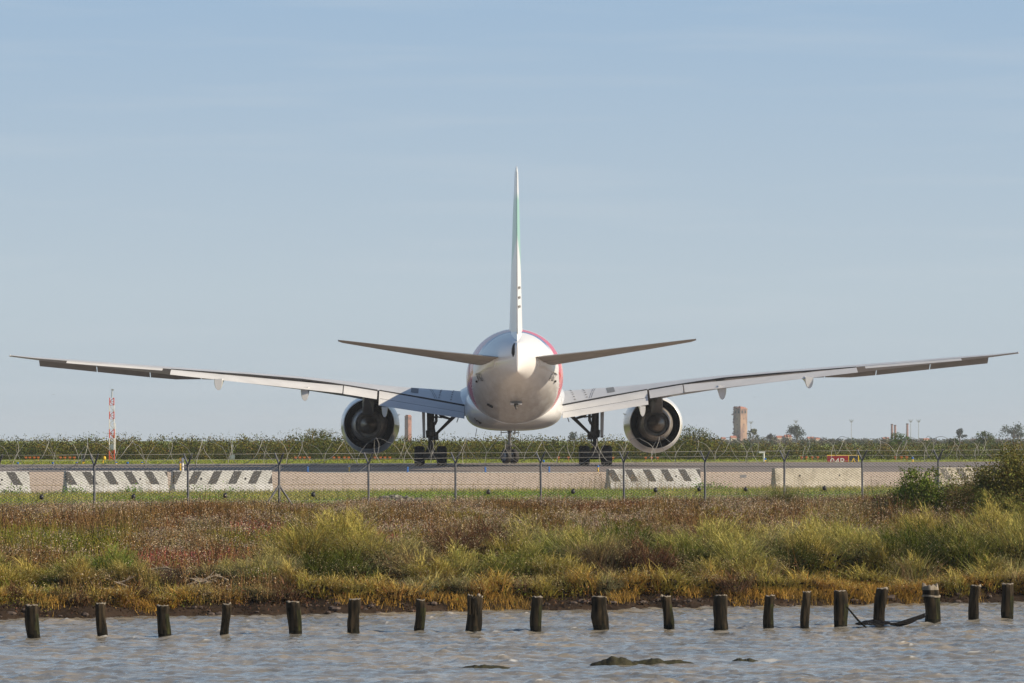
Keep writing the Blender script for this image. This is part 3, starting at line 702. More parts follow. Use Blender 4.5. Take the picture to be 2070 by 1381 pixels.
barrier(-150, 57, .62, 0, "black and white striped barrier cut by the left edge of the picture")
barrier(131, 336, .62, 0, "striped barrier left of the yellow and white bollards, its stripes leaning like a backslash")
barrier(348, 547, -.62, 0, "striped barrier whose black stripes lean the other way from all the others")
barrier(1228, 1413, .62, 0, "striped barrier standing alone under the right engine")
barrier(1563, 1742, .62, 1, "weathered barrier with nearly bare concrete and washed-out stripes below the red sign")
barrier(1893, 2075, .62, .25, "striped barrier mostly hidden behind the shrubs at the right")

# ------------------------------------------------------------------ fence
fence = empty("security_fence", (-12.82, 145.0, 0))
tag(fence, "chain-link airport fence with Y-topped steel posts and coiled razor wire", "fence")
DIR = Vector((2.75, 1.77, 0)); SP = DIR.length; U = DIR.normalized(); PERP = Vector((-U.y, U.x, 0))
I0, I1 = -5, 15
def fp(t, z, off=0.0): return U * t + PERP * off + Vector((0, 0, z))       # local to the fence root
def vz(t): return 1.00 + .010 * t / SP
for i in range(I0, I1 + 1):
    t = i * SP; wx, wy = -12.82 + U.x * t, 145 + U.y * t; z0 = g(wx, wy) - .1; zt = vz(t)
    lean = random.uniform(-.015, .015)
    mb = MB(); mb.tube([fp(t - lean, z0), fp(t, zt)], .036, 8)
    for sx in (-1, 1): mb.tube([fp(t, zt - .02), fp(t, zt + .34, sx * .27)], [.030, .026], 8)
    po = mb.build("post", POSTM, fence, smooth=50)
    if i in (2, 12):
        for sx in (-1, 1):
            mb = MB(); mb.tube([fp(t, .36), fp(t + sx * .62, z0 + .02)], .032, 8); mb.build("brace", POSTM, po, smooth=50)
    if i in (2, 3, 5, 8):
        mb = MB()
        for sx in (-1, 1): mb.tube([fp(t, zt - .03), fp(t + sx * .34, zt - .28)], .008, 4)
        mb.build("tie_wire", WIREM, po)
# mesh: two families of diagonal wires
def wires(t0, t1, z0, z1, pitch, r):
    V = []; Fc = []
    H = (z1 - z0) * 1.9; n = int((t1 - t0 + H) / pitch)
    for fam in (1, -1):
        for k in range(n):
            ta = t0 - H + k * pitch
            a, b = (ta, ta + H) if fam == 1 else (ta + H, ta)
            za, zb = z0, z1
            # clip
            lo, hi = 0.0, 1.0
            for lim, sg in ((t0, 1), (t1, -1)):
                fa, fb = sg * (a - lim), sg * (b - lim)
                if fa < 0 and fb < 0: lo = 2
                elif fa < 0: lo = max(lo, fa / (fa - fb))
                elif fb < 0: hi = min(hi, fa / (fa - fb))
            if lo >= hi: continue
            pa = fp(a + (b - a) * lo, za + (zb - za) * lo, fam * r); pb = fp(a + (b - a) * hi, za + (zb - za) * hi, fam * r)
            d = (pb - pa).normalized(); e = d.cross(PERP)
            o = len(V)
            for p in (pa, pb):
                for m in (e * r, e * -.5 * r + PERP * .87 * r, e * -.5 * r - PERP * .87 * r): V.append(p + m)
            Fc += [(o, o + 1, o + 4, o + 3), (o + 1, o + 2, o + 5, o + 4), (o + 2, o, o + 3, o + 5)]
    mb = MB(); mb.add(V, Fc); return mb
wires(I0 * SP, I1 * SP, -.55, 1.0, .158, .0052).build("chain_link_mesh", WIREM, fence, recalc=False)
mb = MB()
for z, off in ((.99, 0), (-.15, .01), (1.16, -.13), (1.33, -.27), (1.16, .13), (1.33, .27)):
    mb.tube([fp(t, z + .010 * t / SP - .012 * math.sin(math.pi * ((t / SP) % 1)), off) for t in np.linspace(I0 * SP, I1 * SP, (I1 - I0) * 6 + 1)], .0042, 4)
mb.build("tension_wire", WIREM, fence, recalc=False)
# concertina: two opposed coils clipped together
rr = random.Random(5)
for hand in (1, -1):
    pts = []; th_ = rr.random() * 6; t = I0 * SP; r0 = .42; k = 0; th_ = 0 if hand == 1 else math.pi
    while t < I1 * SP:
        th_ += hand * .30
        ph = th_ / (2 * math.pi)
        r = r0 * (.92 + .12 * math.sin(ph * 2.1 + 1) + .05 * rr.uniform(-1, 1))
        kink = .05 * math.sin(3 * th_)
        pts.append(fp(t + .12 * math.sin(th_ * .5), 1.37 + .010 * t / SP + (r + kink) * math.cos(th_) * .98 , (r) * math.sin(th_)))
        t += .30 / (2 * math.pi) * 1.28 * (1 + .22 * math.sin(t * .9 + hand))
    mb = MB(); mb.tube(pts, .0075, 4); mb.build("razor_wire_coil", RAZORM, fence, recalc=False, smooth=80)
# sensor knobs on the mesh, with a V of cable to the lower wire
for px, py in ((81, 1005), (267, 1004), (452, 1002), (630, 1000), (984, 995), (1155, 994), (1322, 991), (1410, 989), (1504, 989), (1663, 987)):
    u = (px - 1035) / F; D = 153.3 / (1 - .644 * u); X = u * D; t = (Vector((X, D, 0)) - Vector((-12.82, 145, 0))).dot(U)
    z = CAMZ - (py - HOR) * D / F
    mb = MB(); mb.ellipsoid(fp(t, z, -.06), (.07, .07, .075), 12, 8); mb.box(fp(t, z + .05, -.07), (.06, .06, .08))
    kn = mb.build("sensor_knob", SIGNB, fence, smooth=50)
    mb = MB()
    for sx in (-1, 1): mb.tube([fp(t, z - .03, -.04), fp(t + sx * .12, z - .1, -.02), fp(t + sx * .22, -.15, 0)], .007, 5)
    mb.build("cable", SIGNB, kn)
mb = MB(); t = (Vector(((1511 - 1035) / F * 158, 158, 0)) - Vector((-12.82, 145, 0))).dot(U)
mb.box(fp(t, .56, -.03), (.26, .012, .10), M=Matrix.Rotation(math.atan2(U.y, U.x), 3, 'Z')); mb.build("plate", POSTM, fence)

# ------------------------------------------------------------------ mooring piles
def pilemat(name, c, c2):
    return pmat(name, c, .9, c2=c2, scale=9, bump=.9, bscale=14, stretch=(1, 1, .16), detail=8, lo=.38, hi=.62, spec=.12)
WOOD = pilemat("wet_dark_timber", (.060, .044, .026), (.007, .006, .004))
WOODG = pilemat("mossy_timber", (.06, .062, .02), (.010, .011, .005))
WOODW = pilemat("soaked_black_timber", (.018, .017, .011), (.006, .006, .004))
WOODP = pilemat("weathered_grey_timber", (.30, .26, .21), (.14, .12, .09))
piles = [(68, 1224, 1290, 27, "thick pile nearest the left edge, first of the row"), (206, 1220, 1288, 20, "slim pile leaning slightly right, second from the left"),
 (332, 1225, 1287, 26, "stout flat-topped pile below the pale driftwood, third from the left"), (455, 1222, 1286, 18, "slender straight pile, fourth from the left"),
 (596, 1217, 1283, 28, "broad pile with a smooth flat top, fifth from the left"), (716, 1212, 1281, 24, "crooked pile with a worn waist, sixth from the left"),
 (847, 1213, 1278, 19, "thin pile with a knob at its waterline, left of the split-topped one"), (955, 1206, 1278, 30, "wide pile with a splintered, split top left of centre"),
 (1085, 1207, 1276, 23, "plain pile leaning right, just right of centre"), (1215, 1207, 1273, 30, "wide pile bulging to the left above the water"),
 (1351, 1206, 1272, 21, "narrow pile right of the bulging one"), (1457, 1204, 1274, 27, "thick dark pile with a black wet foot"),
 (1554, 1205, 1272, 20, "narrow pile with a rough wavy side, right of the black-footed one"), (1628, 1197, 1270, 18, "thinnest pile, left of the pile with the strap"),
 (1701, 1195, 1269, 28, "thick mossy pile with a strap running down from it"), (1777, 1190, 1265, 24, "leaning pile standing in the floating net"),
 (1885, 1184, 1259, 32, "widest pile with a pale grey head and a rope collar"), (1967, 1184, 1254, 20, "slim pile second from the right"), (2038, 1181, 1252, 24, "last pile at the right edge, leaning right")]
for i, (px, ty, by, w, lab) in enumerate(piles):
    D = 37722.0 / (by - HOR); sc = F / D; X = (px - 1035) / sc; h = (by - ty) / sc; r = w / sc / 2
    rp = random.Random(i * 3 + 1)
    N = 22; rings = []; tilt = rp.uniform(-.06, .10); ph = [rp.random() * 6 for _ in range(6)]
    zs = np.linspace(-.9, h, 20)
    for z in zs:
        ring = []
        bulge = 1 + .05 * math.sin(z * 9 + ph[0])
        if i in (9,): bulge += .16 * math.exp(-((z - .28) / .12) ** 2)
        if i == 5: bulge += -.12 * math.exp(-((z - .35) / .12) ** 2) + .12 * math.exp(-((z - .25) / .08) ** 2)
        if i == 6: bulge += .14 * math.exp(-((z - .1) / .07) ** 2)
        if i == 11: bulge += .08 * (z < .2)
        for k in range(N):
            a = 2 * math.pi * k / N
            rr_ = r * bulge * (1 + .05 * math.sin(3 * a + ph[1] + z) + .035 * math.sin(7 * a + ph[2] + z * 2) + .03 * math.sin(11 * a + ph[3]))
            ring.append((rr_ * math.cos(a) + tilt * z + .02 * math.sin(z * 5 + ph[4]), rr_ * math.sin(a), z))
        rings.append(ring)
    # ragged top
    last = rings[-1]; jag = .012 if i not in (7, 16) else .05
    rings[-1] = [(x, y, z + jag * rp.uniform(-1, 1) + .02 * (x / r) * rp.uniform(-1, 1)) for x, y, z in last]
    cx, cz = tilt * h, h
    rings.append([(cx + (x - cx) * .86, y * .86, z + .012) for x, y, z in rings[-1]]); rings.append([(cx + (x - cx) * .4, y * .4, cz - (.0 if jag < .02 else .04)) for x, y, z in last])
    root = empty("mooring_pile", (X, D, WATER))
    tag(root, lab, "wooden post", "row of old timber piles in the water")
    mb = MB(); mb.loft(rings, 0); o = mb.build("timber", [WOOD, WOODG, WOODP, WOODW], root, smooth=70)
    n = len(o.data.polygons)
    for p_ in o.data.polygons:
        zc = p_.center.z
        if zc < .10 + .05 * math.sin(p_.center.x * 40): p_.material_index = 3
        elif zc > h - (.13 if i == 16 else .018): p_.material_index = 2
        elif p_.center.x > r * .35 and zc < h * .7 and i % 2 == 0: p_.material_index = 1
    if i == 7:
        for k in range(5):
            mb = MB(); a = -1.9 + k * .5; x_, y_ = r * .98 * math.cos(a), r * .98 * math.sin(a)
            mb.loft([[(x_ - .018, y_ - .02, h * .5), (x_ + .018, y_ - .02, h * .5), (x_, y_ + .03, h * .5)], [(x_ - .02, y_ - .02, h * .98), (x_ + .02, y_ - .02, h * .98), (x_, y_ + .03, h * 1.0)], [(x_ - .004, y_, h * 1.03), (x_ + .004, y_, h * 1.03), (x_, y_ + .01, h * 1.03)]]); mb.build("splinter", WOOD, root)
    if i == 16:
        mb = MB(); mb.tube([(math.cos(a) * r * 1.06 + tilt * h * .7, math.sin(a) * r * 1.06, h * .72 + .012 * math.sin(a * 2)) for a in np.linspace(0, 2 * math.pi, 25)], .025, 6); mb.build("rope_collar", WOODP, root, smooth=60)
def wxy(px, py, zabove=0.0):
    D = (CAMZ - WATER - zabove) * F / (py - HOR); return Vector(((px - 1035) / F * D, D, WATER + zabove))
# strap and floating net between the right-hand piles
a = wxy(1709, 1269); a = Vector((at(1712, 98.6), 98.6, WATER + .45)); b = Vector((at(1756, 98.3), 98.3, WATER - .02))
mb = MB(); mb.tube([a, a.lerp(b, .5) + Vector((0, 0, -.03)), b], [.016, .022, .014], 6); o = mb.build("mooring_strap", WOODW, None, smooth=60); tag(o, "brown strap slanting from a mossy pile down into the water", "strap")
def net_shape():
    mb = MB(); nx, ny = 46, 7
    for j in range(ny):
        pts = []
        for i in range(nx):
            t = i / (nx - 1); px = 1735 + 135 * t; D = 98.6 + 1.1 * t
            z = WATER + .07 + .12 * math.sin(math.pi * min(t * 1.9, 1)) * (j / (ny - 1)) * .6 + max(0, t - .72) * .62 * (.7 + .3 * j / (ny - 1)) + .006 * math.sin(i * 1.3 + j)
            pts.append((at(px, D), D + .10 * j * (1 - t) + .03 * j, z))
        mb.tube(pts, .011, 4)
    for i in range(nx):
        t = i / (nx - 1); px = 1735 + 135 * t; D = 98.6 + 1.1 * t; pts = []
        for j in range(ny):
            z = WATER + .07 + .12 * math.sin(math.pi * min(t * 1.9, 1)) * (j / (ny - 1)) * .6 + max(0, t - .72) * .62 * (.7 + .3 * j / (ny - 1)) + .006 * math.sin(i * 1.3 + j)
            pts.append((at(px, D) + .006 * math.sin(j * 2.0 + i), D + .10 * j * (1 - t) + .03 * j, z))
        mb.tube(pts, .011, 4)
    pts = [(at(1800 + 70 * t, 99.3 + .4 * t), 99.3 + .4 * t, WATER + .05 + .22 * t ** 2) for t in np.linspace(0, 1, 12)]
    mb.tube(pts, [.015 + .05 * math.sin(math.pi * k / 11) for k in range(12)], 6)
    return mb
o = net_shape().build("floating_net", NETM, None, recalc=False); tag(o, "black plastic net floating between the right-hand piles and hitched to the widest one", "net")
# mossy rocks breaking the surface
MOSS = pmat("mossy_rock", (.022, .02, .012), .8, c2=(.045, .042, .02), scale=7, bump=.8, bscale=18, spec=.2)
def lump(name, px0, px1, py, hpx, label, seed):
    p0, p1 = wxy(px0, py), wxy(px1, py); n = 40; m = 10; rings = []; D = p0.y; sc = F / D
    for i in range(n):
        t = i / (n - 1); c = p0.lerp(p1, t)
        h = (hpx + 3) / sc * (math.sin(math.pi * t) ** .9) * (.35 + 1.0 * float(fbm(t * 7 + seed, seed, seed)))
        ring = []
        for k in range(m):
            a = math.pi * k / (m - 1); ring.append((c.x, c.y - .28 * math.cos(a) * (.5 + .5 * math.sin(math.pi * t)), WATER - .12 + (h + .12) * math.sin(a) + .012 * float(vnoise(i * 1.7, k * 1.7, seed))))
        rings.append(ring)
    mb = MB(); mb.loft(rings); o = mb.build(name, MOSS, None, smooth=70); tag(o, label, "rock"); return o
lump("mossy_rock", 1193, 1292, 1344, 17, "dark mossy rock hump breaking the water, the tallest one", 3)
lump("mossy_rock", 1262, 1405, 1342, 9, "long low mossy rock just right of the tallest hump", 5)
lump("mossy_rock", 920, 1032, 1351, 4, "thin strip of rock awash in foam left of the humps", 7)
lump("mossy_rock", 1478, 1534, 1337, 4, "small sliver of rock awash at the right", 9)

# ------------------------------------------------------------------ leafy geometry (vectorised)
class Q:
    """bag of loose quads with a colour each"""
    def __init__(s): s.v = []; s.c = []
    def add(s, V, C): s.v.append(V.astype(np.float32)); s.c.append(C.astype(np.float32))
    def leaves(s, c, size, col, asp=.5, flat=0.0):
        n = len(c); a = rng.normal(size=(n, 3)); a[:, 2] *= (1 - flat); a /= np.linalg.norm(a, axis=1)[:, None] + 1e-9
        b = np.cross(a, rng.normal(size=(n, 3))); b /= np.linalg.norm(b, axis=1)[:, None] + 1e-9
        sz = np.broadcast_to(np.asarray(size, float), (n,))[:, None]
        V = np.stack([c - a * sz * .5, c + b * sz * asp * .5, c + a * sz * .5, c - b * sz * asp * .5], 1)
        s.add(V, np.broadcast_to(col, (n, 3)))
    def blades(s, base, az, lean, Ln, w, col, segs=3, droop=.25, tip=.12):
        n = len(base); L_ = np.broadcast_to(np.asarray(Ln, float), (n,)); lean = np.broadcast_to(np.asarray(lean, float), (n,)); w = np.broadcast_to(np.asarray(w, float), (n,)); droop = np.broadcast_to(np.asarray(droop, float), (n,))
        h = np.stack([np.cos(az), np.sin(az), np.zeros(n)], 1)
        fa = az + math.pi / 2 + rng.normal(0, .7, n); wd = np.stack([np.cos(fa), np.sin(fa), np.zeros(n)], 1)
        pts = []
        for i in range(segs + 1):
            t = i / segs
            pts.append(base + h * (L_ * (lean * t + droop * 1.1 * t * t))[:, None] + np.array([0, 0, 1.0]) * (L_ * (t - droop * t * t * .9))[:, None])
        for i in range(segs):
            w0 = (w * (1 - (1 - tip) * i / segs))[:, None] * wd * .5; w1 = (w * (1 - (1 - tip) * (i + 1) / segs))[:, None] * wd * .5
            s.add(np.stack([pts[i] - w0, pts[i] + w0, pts[i + 1] + w1, pts[i + 1] - w1], 1), np.broadcast_to(col, (n, 3)))
        return pts[-1]
    def build(s, name, mat, parent=None):
        V = np.concatenate(s.v); C = np.concatenate(s.c); n = len(V)
        me = bpy.data.meshes.new(name)
        me.vertices.add(n * 4); me.vertices.foreach_set("co", V.reshape(-1))
        me.loops.add(n * 4); me.loops.foreach_set("vertex_index", np.arange(n * 4, dtype=np.int32))
        me.polygons.add(n); me.polygons.foreach_set("loop_start", (np.arange(n) * 4).astype(np.int32))
        me.update(calc_edges=True)
        ca = me.attributes.new("tint", 'FLOAT_COLOR', 'POINT')
        cc = np.concatenate([np.repeat(C, 4, 0), np.ones((n * 4, 1), np.float32)], 1)
        ca.data.foreach_set("color", cc.reshape(-1).astype(np.float32))
        me.materials.append(mat)
        return link(name, me, parent)
def jit(col, n, a=.25, hue=.08):
    c = np.broadcast_to(np.asarray(col, float), (n, 3)) * (1 + a * rng.normal(size=(n, 1))) * (1 + hue * rng.normal(size=(n, 3)))
    return np.clip(c, .004, .9)

# ---- lawn strip between fence and apron
def lawn():
    q = Q(); n = 85000
    X = rng.uniform(-26, 30, n); w = rng.uniform(163, 207, n); D = w + .65 * X
    X2 = X; nz_ = fbm(X * .25, D * .12, 21)
    front = w < 166 + 6 * nz_
    keep = ~(front & (rng.random(n) < .55)); keep &= ~((w > 205) & (rng.random(n) < .6)); pxl = 1035 + F * X / D; keep &= ~((pxl > 620) & (pxl < 930) & (w < 175) & (rng.random(n) < .9))
    X, D, w, nz_ = X[keep], D[keep], w[keep], nz_[keep]; n = len(X)
    base = np.stack([X, D, gz(X, D, False)], 1)
    edge = np.clip((w - 198) / 8, 0, 1)[:, None]
    green = np.array([.155, .235, .022]); yell = np.array([.33, .29, .08])
    k = np.clip((nz_ - .36) * 3.0 + rng.normal(0, .2, n), 0, 1)[:, None]
    col = (green * (1 - k) + yell * k) * (1 - edge) + np.array([.34, .29, .12]) * edge
    col = col * (1 + .25 * rng.normal(size=(n, 1))); col = np.clip(col, .01, .8)
    q.blades(base, rng.uniform(0, 6.28, n), .15, rng.uniform(.06, .2, n) + .12 * (edge[:, 0] > .5) * rng.random(n), .035, col, segs=2)
    # seeding stalks along the concrete
    m = 1500; X = rng.uniform(-20, 22, m); X = np.where(rng.random(m) < .4, rng.normal(5.0, 1.6, m), X); D = 203 + rng.normal(0, 2.4, m) + .65 * X
    base = np.stack([X, D, gz(X, D, False)], 1); L_ = rng.uniform(.25, .85, m)
    col = jit((.26, .20, .10), m)
    tips = q.blades(base, rng.normal(.6, 1.2, m), rng.uniform(0, .3, m), L_, .010, col, segs=2, droop=.08)
    for j in range(3): q.leaves(tips + rng.normal(0, .04, (m, 3)), .05, jit((.22, .15, .08), m))
    # leafy weeds against the barriers
    for px, wd in ((420, .9), (1900, .5), (150, .3), (270, .25), (1420, .3), (30, .3), (1440, .5)):
        u = (px - 1035) / F; D0 = 203.5 / (1 - .65 * u); X0 = u * D0; m = 260
        c = np.stack([X0 + rng.normal(0, wd, m), D0 - .4 + rng.normal(0, .4, m), g(X0, D0) + np.abs(rng.normal(0, .16, m))], 1)
        q.leaves(c, .09, jit((.13, .22, .03), m), .6)
    o = q.build("lawn_grass", FOL); tag(o, "bright green mown grass strip between the fence and the concrete", "grass", kind="stuff")
lawn()
def farlawn():
    q = Q(); n = 26000; X = rng.uniform(-60, 75, n); D = FAR(X) + rng.uniform(3, 62, n)
    base = np.stack([X, D, gz(X, D, False)], 1)
    q.blades(base, rng.uniform(0, 6.28, n), .1, rng.uniform(.05, .16, n), .07, jit((.21, .23, .045), n, .3), segs=1)
    o = q.build("verge_grass", FOL); tag(o, "yellow-green grass strip between taxiway and thicket", "grass", kind="stuff")
farlawn()

# ---- marsh vegetation
def ppos(X, D): z = gz(X, D); return 1035 + F * X / D, HOR + F * (CAMZ - z) / D, z
def scatter(n, d0=109.6, d1=163, pad=7.5):
    n = int(n * 1.25)
    # q-depth from the bank to just past the fence
    qv = d0 + (d1 - d0) * rng.random(n); D = qv.copy()
    X = rng.uniform(-1, 1, n) * (.1085 * (D + 12) + pad)
    for _ in range(4): D = qv + np.interp(D, [120, 150, 215], [.47, .65, .65]) * X
    return X, D
def inbox(px, py, boxes):
    m = np.zeros(len(px), bool)
    for x0, x1, y0, y1 in boxes: m |= (px > x0) & (px < x1) & (py > y0) & (py < y1)
    return m
def canopy(X, D):
    """height of the weed layer: lumpy, low by the fence, taller towards the water"""
    w = D - .65 * X; q_ = qd(X, D)
    base = np.interp(q_, [109, 118, 132, 146, 152, 165], [.42, .55, .50, .36, .22, .10])
    n = fbm(X * .85, D * .42, 51, 3); n2 = vnoise(X * 2.6, D * 1.5, 53)
    return base * np.clip(.15 + 2.3 * np.clip(n - .28, 0, 1) + .35 * (n2 - .4), .12, 1.6)
def weed_colour(X, D, py):
    n1 = fbm(X * .35, D * .22, 41)[:, None]; n3 = fbm(X * .55, D * .3, 47)[:, None]; n4 = fbm(X * 1.6, D * .9, 49)[:, None]
    brown = np.array([.160, .098, .042]); rust = np.array([.145, .068, .034]); olive = np.array([.175, .148, .030]); green = np.array([.125, .150, .022]); tan = np.array([.24, .165, .072])
    gr = np.clip((n1 - .43) * 6, 0, 1) * np.clip((py[:, None] - 1030) / 90, .1, 1)
    rs = np.clip((n3 - .48) * 6, 0, 1); tn = np.clip((n4 - .55) * 6, 0, 1) * .7
    c = brown * (1 - rs) + rust * rs; c = c * (1 - tn) + tan * tn
    k = np.clip((n4 - .4) * 4, 0, 1); c = c * (1 - gr) + (olive * (1 - k) + green * k) * gr
    return c, n3[:, 0]
def marsh():
    q = Q()
    X, D = scatter(430000, 109.0, 162); n = len(X); px, py, z = ppos(X, D)
    gold = (px < 920) & (px > 700) & (py < 1045) & (py > 1000)
    H = canopy(X, D); w = D - .65 * X
    c, _ = weed_colour(X, D, py); c = np.where(gold[:, None], np.array([.24, .16, .085]), c)
    keep = ~((w > 153) & (rng.random(n) < .5)); keep &= ~((qd(X, D) < 113.5) & (px > 560) & (rng.random(n) < .75))
    X, D, z, H, c = X[keep], D[keep], z[keep], H[keep], c[keep]; n = len(X)
    hh = 1 - rng.random(n) ** 1.6 * .9
    P_ = np.stack([X, D, z + H * hh + .015 * rng.normal(size=n)], 1)
    q.leaves(P_, rng.uniform(.030, .085, n), np.clip(c * (.6 + .85 * rng.random((n, 1))) * (1 + .1 * rng.normal(size=(n, 3))), .006, .8), .38)
    # stems standing through the canopy
    X, D = scatter(70000, 109.2, 160); n = len(X); px, py, z = ppos(X, D); kp = ~((qd(X, D) < 117) & (px > 560) & (rng.random(n) < .93)); X, D, px, py, z = X[kp], D[kp], px[kp], py[kp], z[kp]; n = len(X); H = canopy(X, D); c, n3 = weed_colour(X, D, py)
    b = np.stack([X, D, z + H * .25], 1); L_ = (H + .10) * rng.uniform(.5, 1.25, n)
    tips = q.blades(b, rng.uniform(0, 6.28, n), rng.uniform(0, .35, n), L_, .012, np.clip(c * (.8 + .7 * rng.random((n, 1))), 0, 1), segs=2, droop=.06, tip=.5)
    # seed heads in drifts
    drift = fbm(X * .8, D * .45, 57); m = (drift > .53) & (rng.random(n) < .7); t = tips[m]; k = len(t)
    for j in range(3):
        kk = rng.random((k, 1)); col = (np.array([.62, .50, .31]) * kk + np.array([.42, .33, .28]) * (1 - kk)) * (.5 + .6 * rng.random((k, 1)))
        q.leaves(t + rng.normal(0, .045, (k, 3)), rng.uniform(.018, .042, k), np.clip(col, 0, .9), .8)
    o = q.build("marsh_weeds", FOLD); tag(o, "brown and rust salt-marsh weeds with pale seed heads covering the bank", "weeds", kind="stuff")
marsh()

def glasswort():
    q = Q(); X, D = scatter(5200, 112, 140); px, py, z = ppos(X, D)
    m = inbox(px, py, [(140, 530, 1135, 1172), (470, 560, 1080, 1100), (250, 420, 1150, 1176)]) & (fbm(X * .9, D * .5, 61) > .42)
    m |= (inbox(px, py, [(470, 540, 1045, 1110), (820, 880, 1130, 1160), (760, 840, 1090, 1130)]) & (rng.random(len(X)) < .5))
    X, D, z = X[m], D[m], z[m]; n = len(X)
    idx = np.repeat(np.arange(n), 34); k = len(idx)
    b = np.stack([X[idx] + rng.normal(0, .16, k), D[idx] + rng.normal(0, .3, k), z[idx]], 1)
    q.blades(b, rng.uniform(0, 6.28, k), rng.uniform(0, .4, k), rng.uniform(.18, .45, k), .016, jit((.25, .085, .065), k, .35, .15), segs=2, droop=.05, tip=.6)
    o = q.build("red_glasswort", FOLD); tag(o, "patches of crimson glasswort low on the left bank", "glasswort", kind="stuff")
glasswort()

